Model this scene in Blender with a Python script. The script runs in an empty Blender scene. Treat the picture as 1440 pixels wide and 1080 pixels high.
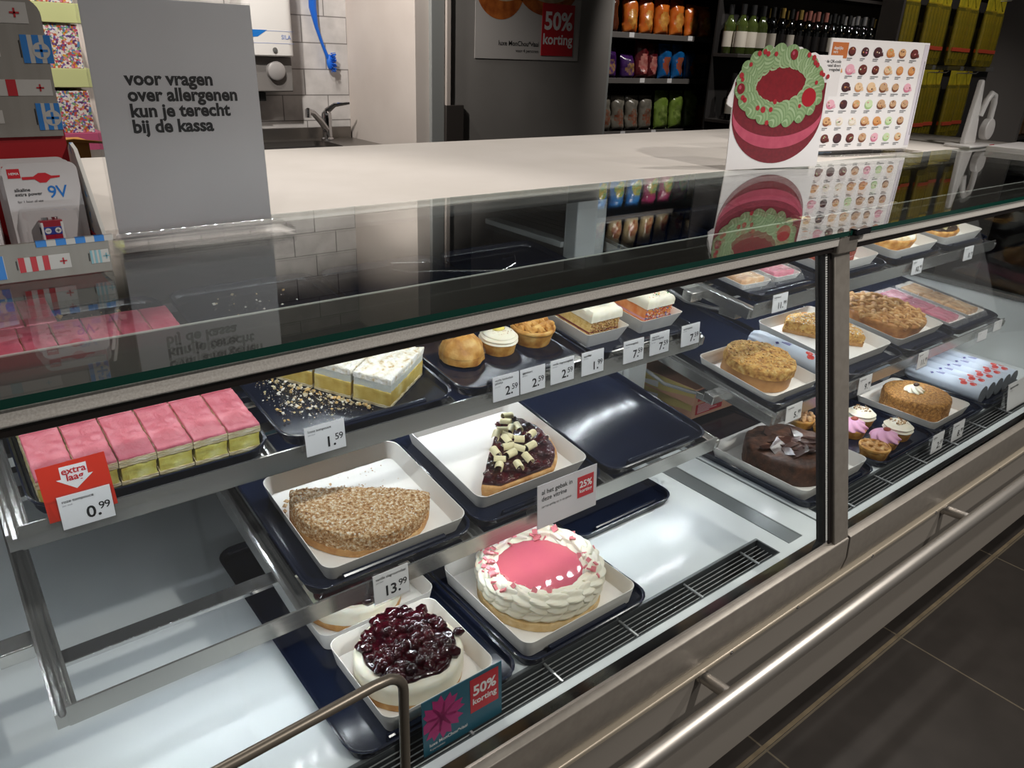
import bpy, bmesh, math, random
from mathutils import Vector, Matrix, noise, Euler

SC = bpy.context.scene
COL = SC.collection
PI = math.pi

# ------------------------------------------------------------------ camera
cam_data = bpy.data.cameras.new('camera')
cam_data.sensor_width = 36.0
cam_data.lens = 1065.0 / 1440.0 * 36.0
cam_data.clip_start = 0.02
cam_data.clip_end = 60
cam = bpy.data.objects.new('camera', cam_data)
COL.objects.link(cam)
cam.matrix_world = Matrix(((0.78797, 0.22229, -0.57452, 0.0),
                           (-0.61453, 0.34119, -0.71127, 0.0),
                           (0.03847, 0.91334, 0.40539, 1.55),
                           (0, 0, 0, 1)))
SC.camera = cam

# ------------------------------------------------------------------ world, light, exposure
wd = bpy.data.worlds.new('world')
SC.world = wd
wd.use_nodes = True
wd.node_tree.nodes['Background'].inputs[0].default_value = (1.0, 0.96, 0.92, 1)
wd.node_tree.nodes['Background'].inputs[1].default_value = 0.12
SC.view_settings.view_transform = 'Standard'
SC.view_settings.look = 'None'
SC.view_settings.exposure = 0.0
SC.view_settings.gamma = 1.0
SC.view_settings.use_curve_mapping = False
SC.cycles.max_bounces = 10
SC.cycles.transparent_max_bounces = 24
SC.cycles.glossy_bounces = 5
SC.cycles.transmission_bounces = 6
SC.cycles.diffuse_bounces = 4
SC.cycles.sample_clamp_indirect = 4.0
SC.cycles.caustics_reflective = False
SC.cycles.caustics_refractive = False


def spot(name, loc, target, power, size=60, blend=0.5, col=(1.0, 0.945, 0.885), radius=0.04):
    d = bpy.data.lights.new(name, 'SPOT')
    d.energy = power
    d.color = col
    d.spot_size = math.radians(size)
    d.spot_blend = blend
    d.shadow_soft_size = radius
    o = bpy.data.objects.new(name, d)
    COL.objects.link(o)
    o.location = loc
    o.rotation_euler = (Vector(target) - Vector(loc)).to_track_quat('-Z', 'Y').to_euler()
    return o


# the store's ceiling spots
spot('ceiling_spot_aisle_near', (1.3, -1.05, 3.05), (1.3, 0.40, 0.7), 135, 75)
spot('ceiling_spot_aisle_far', (2.9, -0.45, 3.05), (2.4, 0.4, 0.6), 105, 70)
spot('ceiling_spot_counter', (1.0, 2.3, 3.05), (1.3, 1.6, 1.2), 52, 70)
spot('ceiling_spot_standee', (2.9, 0.5, 3.05), (1.9, 1.3, 1.3), 80, 60)
spot('ceiling_spot_battery', (-0.3, -0.2, 3.05), (0.15, 1.0, 1.3), 18, 50)
spot('ceiling_spot_left', (0.1, 1.95, 3.05), (0.25, 1.25, 1.1), 60, 55)
spot('ceiling_spot_sink', (1.0, 3.5, 3.05), (2.3, 5.2, 1.3), 210, 70)
spot('ceiling_spot_partition', (1.6, 4.2, 3.05), (2.6, 5.0, 1.3), 70, 60)
spot('ceiling_spot_gifts', (0.6, 3.0, 3.05), (0.4, 4.6, 1.3), 160, 70, col=(1.0, 0.93, 0.86))
spot('ceiling_spot_snacks', (4.9, 3.2, 3.05), (5.1, 4.7, 1.6), 95, 55)
spot('ceiling_spot_sausage', (3.7, 0.7, 3.05), (4.2, 1.9, 1.5), 80, 55)
spot('ceiling_spot_wine', (6.4, 2.6, 3.05), (6.4, 4.1, 1.75), 80, 65)

# ------------------------------------------------------------------ helpers


def C(h, a=1.0):
    h = h.lstrip('#')
    v = [int(h[i:i + 2], 16) / 255 for i in (0, 2, 4)]
    return tuple((x / 12.92 if x <= 0.04045 else ((x + 0.055) / 1.055) ** 2.4) for x in v) + (a,)


class MB:
    """collects geometry; build() links it as one mesh object"""

    def __init__(s):
        s.bm = bmesh.new()
        s.X = Matrix.Identity(4)
        s.mi = 0

    def v(s, p):
        return s.bm.verts.new(s.X @ Vector(p))

    def f(s, vs, mi=None, smooth=False):
        try:
            fc = s.bm.faces.new(vs)
        except ValueError:
            return None
        fc.material_index = s.mi if mi is None else mi
        fc.smooth = smooth
        return fc

    def box(s, x0, x1, y0, y1, z0, z1, mi=None):
        p = [s.v((x, y, z)) for z in (z0, z1) for y in (y0, y1) for x in (x0, x1)]
        for q in ((0, 2, 3, 1), (4, 5, 7, 6), (0, 1, 5, 4), (2, 6, 7, 3), (0, 4, 6, 2), (1, 3, 7, 5)):
            s.f([p[i] for i in q], mi)
        return s

    def loft(s, rings, cap0=True, cap1=True, mi=None, smooth=True, closed=True, mis=None):
        R = [[s.v(p) for p in r] for r in rings]
        n = len(R[0])
        for k in range(len(R) - 1):
            m = mi if mis is None else mis[k]
            for i in range(n if closed else n - 1):
                j = (i + 1) % n
                s.f([R[k][i], R[k][j], R[k + 1][j], R[k + 1][i]], m, smooth)
        if cap0:
            s.f(list(reversed(R[0])), mi if mis is None else mis[0], False)
        if cap1:
            s.f(R[-1], mi if mis is None else mis[-1], False)
        return s

    def lathe(s, prof, n=32, c=(0, 0, 0), mi=None, cap0=True, cap1=True, mis=None, smooth=True):
        rings = []
        for r, z in prof:
            rings.append([(c[0] + r * math.cos(2 * PI * i / n), c[1] + r * math.sin(2 * PI * i / n), c[2] + z) for i in range(n)])
        return s.loft(rings, cap0, cap1, mi, smooth, True, mis)

    def tube(s, pts, r, n=10, mi=None, cap=True):
        pts = [Vector(p) for p in pts]
        rings = []
        up = Vector((0, 0, 1))
        prev = None
        for i, p in enumerate(pts):
            t = (pts[min(i + 1, len(pts) - 1)] - pts[max(i - 1, 0)]).normalized()
            if prev is None:
                a = up if abs(t.z) < 0.9 else Vector((1, 0, 0))
                u = t.cross(a).normalized()
            else:
                u = (prev - t * prev.dot(t)).normalized()
            w = t.cross(u)
            prev = u
            rr = r[i] if isinstance(r, (list, tuple)) else r
            rings.append([p + (u * math.cos(2 * PI * k / n) + w * math.sin(2 * PI * k / n)) * rr for k in range(n)])
        return s.loft(rings, cap, cap, mi)

    def prism(s, pts, d, mi=None, smooth=False):
        """pts: 3-D loop, extruded by vector d"""
        d = Vector(d)
        a = [s.v(p) for p in pts]
        b = [s.v(Vector(p) + d) for p in pts]
        n = len(a)
        s.f(list(reversed(a)), mi)
        s.f(b, mi)
        for i in range(n):
            s.f([a[i], a[(i + 1) % n], b[(i + 1) % n], b[i]], mi, smooth)
        return s

    def ball(s, c, r, nu=10, nv=7, mi=None, sq=(1, 1, 1), jit=0, seed=0):
        c = Vector(c)
        rings = []
        for k in range(1, nv):
            t = PI * k / nv
            ring = []
            for i in range(nu):
                a = 2 * PI * i / nu
                d = Vector((math.sin(t) * math.cos(a), math.sin(t) * math.sin(a), -math.cos(t)))
                q = r
                if jit:
                    q = r * (1 + jit * noise.noise(d * 1.7 + Vector((seed * 3.1, seed, 0))))
                ring.append(c + Vector((d.x * sq[0], d.y * sq[1], d.z * sq[2])) * q)
            rings.append(ring)
        R = [[s.v(p) for p in g] for g in rings]
        for k in range(len(R) - 1):
            for i in range(nu):
                j = (i + 1) % nu
                s.f([R[k][i], R[k][j], R[k + 1][j], R[k + 1][i]], mi, True)
        bt = s.v(c + Vector((0, 0, -r * sq[2])))
        tp = s.v(c + Vector((0, 0, r * sq[2])))
        for i in range(nu):
            j = (i + 1) % nu
            s.f([R[0][j], R[0][i], bt], mi, True)
            s.f([R[-1][i], R[-1][j], tp], mi, True)
        return s

    def chip(s, c, r, rnd, mi=None, flat=0.6):
        """a small irregular crumb"""
        M = Euler((rnd.uniform(-.6, .6), rnd.uniform(-.6, .6), rnd.uniform(0, 6.3))).to_matrix()
        c = Vector(c)
        ds = [Vector(q) for q in ((1, 0, 0), (0, 1, 0), (-1, 0, 0), (0, -1, 0), (0, 0, 1), (0, 0, -1))]
        p = []
        for d in ds:
            k = r * rnd.uniform(.6, 1.25)
            d = Vector((d.x, d.y * .8, d.z * flat))
            p.append(s.v(c + M @ d * k))
        for q in ((0, 1, 4), (1, 2, 4), (2, 3, 4), (3, 0, 4), (1, 0, 5), (2, 1, 5), (3, 2, 5), (0, 3, 5)):
            s.f([p[i] for i in q], mi)
        return s

    def build(s, name, mats, parent=None, bevel=0.0, seg=2, angle=35, loc=None, recalc=True):
        if recalc:
            bmesh.ops.recalc_face_normals(s.bm, faces=s.bm.faces)
        me = bpy.data.meshes.new(name)
        s.bm.to_mesh(me)
        s.bm.free()
        if not isinstance(mats, (list, tuple)):
            mats = [mats]
        for m in mats:
            me.materials.append(m)
        try:
            me.set_sharp_from_angle(angle=math.radians(angle))
        except Exception:
            pass
        o = bpy.data.objects.new(name, me)
        COL.objects.link(o)
        if parent:
            o.parent = parent
        if loc is not None:
            o.location = loc
        if bevel:
            b = o.modifiers.new('bevel', 'BEVEL')
            b.width = bevel
            b.segments = seg
            b.limit_method = 'ANGLE'
            b.angle_limit = math.radians(40)
        return o


def tag(o, label=None, cat=None, group=None, kind=None):
    if label:
        o['label'] = label
    if cat:
        o['category'] = cat
    if group:
        o['group'] = group
    if kind:
        o['kind'] = kind
    return o


def thing(name, label, cat, loc=(0, 0, 0), rz=0.0, tilt=0.0, group=None):
    o = bpy.data.objects.new(name, None)
    o.empty_display_size = 0.02
    COL.objects.link(o)
    o.rotation_mode = 'ZYX'
    o.location = loc
    o.rotation_euler = (tilt, 0, rz)
    return tag(o, label, cat, group)


def dup(root, loc=None, rz=None, label=None, group=None, tilt=None):
    r = root.copy()
    COL.objects.link(r)
    if loc is not None:
        r.location = loc
    e = list(r.rotation_euler)
    if rz is not None:
        e[2] = rz
    if tilt is not None:
        e[0] = tilt
    r.rotation_euler = e
    if label:
        r['label'] = label
    if group:
        r['group'] = group
    for ch in list(root.children):
        c = ch.copy()
        COL.objects.link(c)
        c.parent = r
        for g in list(ch.children):
            d = g.copy()
            COL.objects.link(d)
            d.parent = c
    return r


def copy_part(p, loc, rot=None, parent=None):
    c = p.copy()
    COL.objects.link(c)
    c.parent = parent or p.parent
    c.location = loc
    if rot is not None:
        c.rotation_euler = rot
    return c


def rrect(w, d, r, n=5, z=0.0, cx=0.0, cy=0.0):
    """rounded rectangle loop, counter-clockwise"""
    out = []
    for (sx, sy, a0) in ((1, 1, 0), (-1, 1, PI / 2), (-1, -1, PI), (1, -1, 1.5 * PI)):
        for k in range(n + 1):
            a = a0 + (PI / 2) * k / n
            out.append((cx + sx * (w / 2 - r) + r * math.cos(a), cy + sy * (d / 2 - r) + r * math.sin(a), z))
    return out


_tc = {}


def text_mesh(body, size, align='LEFT', bold=0.0, spacing=1.0, line=1.0, depth=0.0):
    key = (body, size, align, bold, spacing, line, depth)
    if key in _tc:
        return _tc[key].copy()
    cu = bpy.data.curves.new('lettering', 'FONT')
    cu.body = body
    cu.size = size
    cu.align_x = align
    cu.offset = bold * size
    cu.space_character = spacing
    cu.space_line = line
    cu.resolution_u = 3
    cu.extrude = depth
    o = bpy.data.objects.new('lettering', cu)
    COL.objects.link(o)
    dg = bpy.context.evaluated_depsgraph_get()
    dg.update()
    me = bpy.data.meshes.new_from_object(o.evaluated_get(dg))
    bpy.data.objects.remove(o)
    bpy.data.curves.remove(cu)
    _tc[key] = me
    return me.copy()


def put_text(mb, body, size, x, z, y=0.0, align='LEFT', bold=0.0, mi=None, spacing=1.0, line=1.0, shear=None):
    """adds lettering to a builder, facing -Y, baseline start at (x, z)"""
    me = text_mesh(body, size, align, bold, spacing, line)
    vs = [mb.v((x + v.co.x, y, z + v.co.y)) for v in me.vertices]
    for p in me.polygons:
        mb.f([vs[i] for i in p.vertices], mi)
    bpy.data.meshes.remove(me)


# ------------------------------------------------------------------ materials


def _nodes(name):
    m = bpy.data.materials.new(name)
    m.use_nodes = True
    nt = m.node_tree
    return m, nt, nt.nodes['Principled BSDF']


def mat(name, col, rough=0.5, metal=0.0, spec=0.5, col2=None, scale=20.0, ramp=(0.35, 0.65), bump=0.0, bscale=None, coat=0.0,
        sss=0.0, emit=None, estr=0.0, detail=4.0, stretch=None, rough2=None, coords='Object', cols=None, dist=0.003):
    m, nt, b = _nodes(name)
    b.inputs['Base Color'].default_value = col
    b.inputs['Roughness'].default_value = rough
    b.inputs['Metallic'].default_value = metal
    b.inputs['Specular IOR Level'].default_value = spec
    if coat:
        b.inputs['Coat Weight'].default_value = coat
        b.inputs['Coat Roughness'].default_value = 0.08
    if sss:
        b.inputs['Subsurface Weight'].default_value = sss
        b.inputs['Subsurface Radius'].default_value = (0.012, 0.008, 0.005)
        b.inputs['Subsurface Scale'].default_value = 0.5
    if emit:
        b.inputs['Emission Color'].default_value = emit
        b.inputs['Emission Strength'].default_value = estr
    L = nt.links.new
    if col2 or cols or bump or rough2 is not None:
        tc = nt.nodes.new('ShaderNodeTexCoord')
        src = tc.outputs[coords]
        if stretch:
            mp = nt.nodes.new('ShaderNodeMapping')
            mp.inputs['Scale'].default_value = stretch
            L(src, mp.inputs['Vector'])
            src = mp.outputs[0]
        nz = nt.nodes.new('ShaderNodeTexNoise')
        nz.inputs['Scale'].default_value = scale
        nz.inputs['Detail'].default_value = detail
        L(src, nz.inputs['Vector'])
        if col2 or cols:
            rp = nt.nodes.new('ShaderNodeValToRGB')
            if cols:
                el = rp.color_ramp.elements
                while len(el) > 1:
                    el.remove(el[-1])
                el[0].position, el[0].color = cols[0]
                for p, cc in cols[1:]:
                    e = el.new(p)
                    e.color = cc
            else:
                rp.color_ramp.elements[0].position = ramp[0]
                rp.color_ramp.elements[0].color = col
                rp.color_ramp.elements[1].position = ramp[1]
                rp.color_ramp.elements[1].color = col2
            L(nz.outputs['Fac'], rp.inputs[0])
            L(rp.outputs[0], b.inputs['Base Color'])
        if rough2 is not None:
            mr = nt.nodes.new('ShaderNodeMapRange')
            mr.inputs['From Min'].default_value = 0.35
            mr.inputs['From Max'].default_value = 0.65
            mr.inputs['To Min'].default_value = rough
            mr.inputs['To Max'].default_value = rough2
            L(nz.outputs['Fac'], mr.inputs['Value'])
            L(mr.outputs[0], b.inputs['Roughness'])
        if bump:
            nb = nt.nodes.new('ShaderNodeTexNoise')
            nb.inputs['Scale'].default_value = bscale or scale
            nb.inputs['Detail'].default_value = detail
            L(src, nb.inputs['Vector'])
            bp = nt.nodes.new('ShaderNodeBump')
            bp.inputs['Strength'].default_value = bump
            bp.inputs['Distance'].default_value = dist
            L(nb.outputs['Fac'], bp.inputs['Height'])
            L(bp.outputs[0], b.inputs['Normal'])
    return m


def glass(name, tint=(0.93, 0.97, 0.95, 1), ior=1.5, rough=0.0, film=None, bump=0.0):
    """clear sheet: straight-through transmission with a Fresnel reflection on each face"""
    m = bpy.data.materials.new(name)
    m.use_nodes = True
    nt = m.node_tree
    nt.nodes.clear()
    L = nt.links.new
    out = nt.nodes.new('ShaderNodeOutputMaterial')
    tr = nt.nodes.new('ShaderNodeBsdfTransparent')
    tr.inputs[0].default_value = tint
    gl = nt.nodes.new('ShaderNodeBsdfGlossy')
    gl.inputs['Roughness'].default_value = rough
    gl.inputs['Color'].default_value = (1, 1, 1, 1)
    geo = nt.nodes.new('ShaderNodeNewGeometry')
    mr = nt.nodes.new('ShaderNodeMapRange')
    mr.inputs['To Min'].default_value = ior
    mr.inputs['To Max'].default_value = 1.0 / ior
    L(geo.outputs['Backfacing'], mr.inputs['Value'])
    fr = nt.nodes.new('ShaderNodeFresnel')
    L(mr.outputs[0], fr.inputs['IOR'])
    mx = nt.nodes.new('ShaderNodeMixShader')
    L(fr.outputs[0], mx.inputs[0])
    L(tr.outputs[0], mx.inputs[1])
    L(gl.outputs[0], mx.inputs[2])
    last = mx
    if bump:
        tc = nt.nodes.new('ShaderNodeTexCoord')
        nz = nt.nodes.new('ShaderNodeTexNoise')
        nz.inputs['Scale'].default_value = 45
        L(tc.outputs['Object'], nz.inputs['Vector'])
        bp = nt.nodes.new('ShaderNodeBump')
        bp.inputs['Strength'].default_value = bump
        bp.inputs['Distance'].default_value = 0.01
        L(nz.outputs['Fac'], bp.inputs['Height'])
        L(bp.outputs[0], gl.inputs['Normal'])
        L(bp.outputs[0], fr.inputs['Normal'])
    if film:
        df = nt.nodes.new('ShaderNodeBsdfDiffuse')
        df.inputs[0].default_value = film[0]
        m2 = nt.nodes.new('ShaderNodeMixShader')
        m2.inputs[0].default_value = film[1]
        L(mx.outputs[0], m2.inputs[1])
        L(df.outputs[0], m2.inputs[2])
        last = m2
    L(last.outputs[0], out.inputs[0])
    return m


def brushed(name, col, rough=0.3, axis='x', metal=1.0, bump=0.05):
    st = (2, 400, 400) if axis == 'x' else (400, 2, 400)
    return mat(name, col, rough, 0.82, bump=bump, bscale=3, scale=3, stretch=st, rough2=rough + 0.10, dist=0.0004)


def tile_mat(name, base, grout, bw, bh, mortar, rough, plane='xz', offset=0.5, col2=None, spec=0.5, bump=0.3):
    m, nt, b = _nodes(name)
    L = nt.links.new
    tc = nt.nodes.new('ShaderNodeTexCoord')
    sp = nt.nodes.new('ShaderNodeSeparateXYZ')
    cb = nt.nodes.new('ShaderNodeCombineXYZ')
    L(tc.outputs['Object'], sp.inputs[0])
    L(sp.outputs['X' if plane[0] == 'x' else 'Y'], cb.inputs[0])
    L(sp.outputs['Z' if plane[1] == 'z' else 'Y'], cb.inputs[1])
    br = nt.nodes.new('ShaderNodeTexBrick')
    br.offset = offset
    br.inputs['Color1'].default_value = base
    br.inputs['Color2'].default_value = col2 or base
    br.inputs['Mortar'].default_value = grout
    br.inputs['Scale'].default_value = 1.0
    br.inputs['Brick Width'].default_value = bw
    br.inputs['Row Height'].default_value = bh
    br.inputs['Mortar Size'].default_value = mortar
    br.inputs['Mortar Smooth'].default_value = 0.1
    L(cb.outputs[0], br.inputs['Vector'])
    nz = nt.nodes.new('ShaderNodeTexNoise')
    nz.inputs['Scale'].default_value = 9
    nz.inputs['Detail'].default_value = 6
    L(tc.outputs['Object'], nz.inputs['Vector'])
    mx = nt.nodes.new('ShaderNodeMix')
    mx.data_type = 'RGBA'
    mx.blend_type = 'MULTIPLY'
    mx.inputs[0].default_value = 0.55
    rp = nt.nodes.new('ShaderNodeValToRGB')
    rp.color_ramp.elements[0].color = (0.55, 0.55, 0.55, 1)
    rp.color_ramp.elements[0].position = 0.3
    rp.color_ramp.elements[1].position = 0.7
    L(nz.outputs['Fac'], rp.inputs[0])
    L(br.outputs['Color'], mx.inputs[6])
    L(rp.outputs[0], mx.inputs[7])
    L(mx.outputs[2], b.inputs['Base Color'])
    b.inputs['Roughness'].default_value = rough
    b.inputs['Specular IOR Level'].default_value = spec
    bp = nt.nodes.new('ShaderNodeBump')
    bp.inputs['Strength'].default_value = bump
    bp.inputs['Distance'].default_value = 0.002
    bp.invert = True
    L(br.outputs['Fac'], bp.inputs['Height'])
    L(bp.outputs[0], b.inputs['Normal'])
    return m


M = {}
M['taupe'] = mat('taupe_lacquer', C('#9d968d'), 0.42, 0.0, bump=0.05, bscale=400, scale=400)
M['taupe_metal'] = mat('taupe_anodised', C('#a09990'), 0.40, 0.45, col2=C('#979087'), scale=60)
M['beige_profile'] = mat('speckled_beige_profile', C('#dcd8d1'), 0.45, 0.0, col2=C('#c6c0b8'), scale=500)
M['dark_seal'] = mat('dark_rubber_seal', C('#231d1b'), 0.45)
M['black'] = mat('black_plastic', C('#131314'), 0.45)
M['black_gloss'] = mat('black_gloss', C('#15161a'), 0.12)
M['housing'] = mat('dark_housing', C('#25211f'), 0.4)
M['white_steel'] = mat('white_coated_steel', C('#dfe4e6'), 0.16, 0.0, spec=0.45, col2=C('#d9dee0'), scale=6)
M['white_panel'] = mat('white_panel', C('#dcdedb'), 0.35)
M['worktop'] = mat('white_worktop', C('#e6dfd8'), 0.5, col2=C('#dfd8d0'), scale=5)
M['steel'] = brushed('brushed_steel_x', C('#c4c3c0'), 0.16, 'x')
M['steel_y'] = brushed('brushed_steel_y', C('#c4c3c0'), 0.16, 'y')
M['steel_polished'] = mat('polished_steel', C('#c9c9c8'), 0.07, 0.9, bump=0.03, bscale=12, scale=12, dist=.002)
M['chrome'] = mat('chrome', C('#c9c9cb'), 0.07, 1.0)
M['rail_metal'] = mat('satin_rail_metal', C('#cfc9c1'), 0.38, 0.9, bump=0.02, bscale=150, scale=150)
M['rod_dark'] = mat('dark_bent_rod', C('#7f776b'), 0.38, 0.6)
M['wire'] = mat('grille_wire', C('#d8dadb'), 0.3, 0.7)
M['pit'] = mat('dark_grille_pit', C('#3a3f42'), 0.5)
M['tray'] = mat('navy_tray_plastic', C('#121829'), 0.18, 0.0, spec=0.5, col2=C('#151c2f'), scale=8)
M['paper_box'] = mat('white_card', C('#ece8e2'), 0.55)
M['paper'] = mat('white_paper', C('#eceaea'), 0.5)
M['ink'] = mat('black_ink', C('#141416'), 0.5)
M['ink_grey'] = mat('grey_ink', C('#77777a'), 0.6)
M['red_card'] = mat('red_card', C('#d9331d'), 0.45)
M['red_print'] = mat('red_print', C('#c41f2c'), 0.4)
M['white_print'] = mat('white_print', C('#f0eceb'), 0.45)
M['teal_print'] = mat('teal_print', C('#1f5c70'), 0.4)
M['magenta_print'] = mat('magenta_print', C('#b0226f'), 0.4)
M['blue_print'] = mat('blue_print', C('#1f73c4'), 0.4)
M['glass'] = glass('clear_glass', (0.95, 0.975, 0.965, 1))
M['glass_front'] = glass('front_glass', (0.975, 0.99, 0.985, 1))
M['acrylic'] = glass('clear_acrylic', (0.95, 0.95, 0.95, 1), 1.49)
M['film'] = glass('clear_film', (0.96, 0.96, 0.96, 1), 1.45, 0.06, film=((0.9, 0.9, 0.9, 1), 0.08), bump=0.6)
M['glass_edge'] = mat('green_glass_edge', C('#0e3d33'), 0.12)
M['led'] = mat('led_emitter', C('#ffffff'), 0.5, emit=(0.90, 0.95, 1.0, 1), estr=340.0)
M['led_low'] = mat('rack_and_fill_led_emitter', C('#ffffff'), 0.5, emit=(0.90, 0.95, 1.0, 1), estr=200.0)
M['led_mid'] = mat('upper_rack_led_emitter', C('#ffffff'), 0.5, emit=(0.90, 0.95, 1.0, 1), estr=430.0)

# ------------------------------------------------------------------ the setting


def struct(name, mb, m, bevel=0.0, loc=None):
    return tag(mb.build(name, m, None, bevel, loc=loc), kind='structure')


M['floor'] = tile_mat('dark_floor_tile', C('#48433f'), C('#7d7362'), 0.67, 0.67, 0.0028, 0.42, 'xy', 0.0, C('#443f3b'), spec=0.35, bump=0.4)
M['wall_tile'] = tile_mat('white_wall_tile', C('#d8d4d1'), C('#8d8986'), 0.34, 0.17, 0.004, 0.25, 'xz', 0.5, bump=0.3)
M['wall_white'] = mat('warm_white_wall', C('#d6ccc4'), 0.6, col2=C('#cdc2ba'), scale=2.0)
M['wall_dark'] = mat('dark_store_wall', C('#1f1c1b'), 0.7)
M['ceiling'] = mat('dark_ceiling', C('#2c2927'), 0.9)
M['door_grey'] = mat('grey_door_leaf', C('#8a8682'), 0.45, col2=C('#827e7a'), scale=2.5)
M['door_frame'] = mat('grey_door_frame', C('#8f918f'), 0.4)

b = MB()
b.box(-3.02, 11, -2.46, 9, -0.06, 0)
struct('floor', b, M['floor'], loc=(0.02, -0.04, 0))
b = MB()
b.box(-3, 11, -2.5, 9, 3.15, 3.2)
struct('ceiling', b, M['ceiling'])
b = MB()
b.box(0.95, 2.72, 5.4, 5.5, 0, 3.15)
struct('wall_back', b, M['wall_tile'])
b = MB()
b.box(2.72, 2.82, 4.47, 5.5, 0, 3.15)
struct('wall_partition', b, M['wall_white'])
b = MB()
b.box(-3, 0.95, 4.95, 5.05, 0, 3.15)
b.box(0.90, 0.95, 5.05, 5.5, 0, 3.15)
struct('wall_left', b, M['wall_white'])
b = MB()
b.box(4.42, 9.6, 5.45, 5.55, 0, 3.15)
struct('wall_right', b, M['wall_dark'])
b = MB()
b.box(9.6, 9.7, -2.5, 5.55, 0, 3.15)
struct('wall_far', b, M['wall_dark'])

b = MB()
b.box(-3, 9, 0.634, 0.6445, 0.0, 0.0012)
struct('trim_1', b, mat('dirty_grout_line', C('#8b7c62'), .8, col2=C('#6e614c'), scale=14))

# door with its frame
d = bpy.data.objects.new('door_1', None)
COL.objects.link(d)
d.location = (2.82, 4.47, 0)
tag(d, kind='structure')
b = MB()
b.box(0.0, 0.10, -0.03, 0.06, 0, 2.6)
b.box(1.56, 1.62, 0.0, 0.10, 0, 2.6)
b.box(0.0, 1.62, 0.0, 0.06, 2.5, 2.6)
b.build('door_frame', M['door_frame'], d, 0.004)
b = MB()
b.box(0.115, 1.58, -0.02, 0.04, 0.02, 2.5)
b.build('door_leaf', M['door_grey'], d, 0.004)
b = MB()
b.box(0.105, 0.14, -0.045, -0.02, 0.02, 2.5)
b.build('edge_strip', mat('pale_door_edge', C('#b9aea6'), 0.5), d, 0.004)
b = MB()
b.box(0.10, 0.24, -0.052, -0.02, 0.75, 1.19)
b.build('kick_plate', mat('dark_kick_plate', C('#3a3532'), 0.4), d, 0.003)

# poster on the door
t = thing('sale_poster', 'white paper poster with pastry picture and red discount block on the grey door', 'poster', (3.16, 4.445, 1.48))
b = MB()
b.box(0, 0.92, 0, 0.003, 0, 1.2)
b.build('paper_sheet', mat('grey_white_poster', C('#b5b0ac'), 0.5), t)
b = MB()
crust = mat('pastry_print', C('#b5652a'), 0.5, col2=C('#8a4216'), scale=18)
cream = mat('cream_print', C('#c9b295'), 0.5, col2=C('#a5916f'), scale=14)


def pie_print(mb, cx, cz, r, a0, a1, mi, ri=0.0, y=-0.001, ez=0.5, n=22):
    o = [(cx + r * math.cos(a0 + (a1 - a0) * k / n), y, cz + ez * r * math.sin(a0 + (a1 - a0) * k / n)) for k in range(n + 1)]
    i = [(cx + ri * math.cos(a1 + (a0 - a1) * k / n), y, cz + ez * ri * math.sin(a1 + (a0 - a1) * k / n)) for k in range(n + 1)] if ri else [(cx, y, cz)]
    mb.f([mb.v(p) for p in o + i], mi)


pie_print(b, 0.20, 0.43, 0.20, PI, 1.9 * PI, 0, 0.0, -0.001, 0.95)
pie_print(b, 0.23, 0.50, 0.20, PI, 1.9 * PI, 1, 0.0, -0.0016, 0.75)
pie_print(b, 0.60, 0.52, 0.30, PI, 2 * PI, 0, 0.0, -0.001, 0.80)
pie_print(b, 0.62, 0.57, 0.29, PI, 2 * PI, 1, 0.0, -0.0016, 0.72)
b.build('pastry_picture', [crust, cream], t, recalc=False)
b = MB()
b.box(0.565, 0.86, -0.004, -0.0005, 0.03, 0.36)
o = b.build('discount_block', M['red_print'], t)
b = MB()
put_text(b, '50%', 0.155, 0.712, 0.20, -0.005, 'CENTER', 0.03)
put_text(b, 'korting', 0.095, 0.712, 0.105, -0.005, 'CENTER', 0.025)
b.build('discount_lettering', M['white_print'], o, recalc=False)
b = MB()
put_text(b, 'luxe MonChou*vlaai', 0.043, 0.545, 0.085, -0.001, 'RIGHT', 0.012)
put_text(b, 'voor 4 personen', 0.03, 0.545, 0.045, -0.001, 'RIGHT', 0.0)
b.build('poster_lettering', M['ink'], t, recalc=False)

# ------------------------------------------------------------------ sink corner
t = thing('sink_counter', 'stainless steel sink counter with basin under the white tiled wall', 'sink', (1.85, 5.06, 0))
b = MB()
W, D = 1.60, 0.66
zc = 0.90
outer = [(-0.75, -0.33), (0.85, -0.33), (0.85, 0.33), (-0.75, 0.33)]
basin = rrect(0.62, 0.40, 0.09, 5, 0, 0.25, -0.02)
# top with a hole: fan strips between basin loop and outer rectangle
R0 = [(x, y, zc) for x, y, _ in basin]


def toedge(x, y):
    cx, cy = 0.25, -0.02
    dx, dy = x - cx, y - cy
    s = 1e9
    if dx > 1e-6: s = min(s, (0.85 - cx) / dx)
    if dx < -1e-6: s = min(s, (-0.75 - cx) / dx)
    if dy > 1e-6: s = min(s, (0.33 - cy) / dy)
    if dy < -1e-6: s = min(s, (-0.33 - cy) / dy)
    return (cx + dx * s, cy + dy * s, zc)


R1 = [toedge(x, y) for x, y, _ in basin]
low = [(0.25 + (x - 0.25) * 0.86, -0.02 + (y + 0.02) * 0.82, zc - 0.16) for x, y, _ in basin]
b.loft([[(x, y, zc - 0.03) for x, y, _ in R1], R1, R0, [(x, y, zc - 0.02) for x, y, _ in R0], low], False, True, 0)
b.box(-0.75, 0.85, 0.30, 0.335, zc, zc + 0.075)
b.build('sink_top', mat('dull_steel', C('#8a8580'), 0.3, 0.9, bump=0.03, bscale=60, scale=60), t)
b = MB()
b.box(-0.74, 0.84, -0.31, 0.32, 0.0, zc - 0.032)
b.build('cabinet_body', M['wall_dark'], t)

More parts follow.
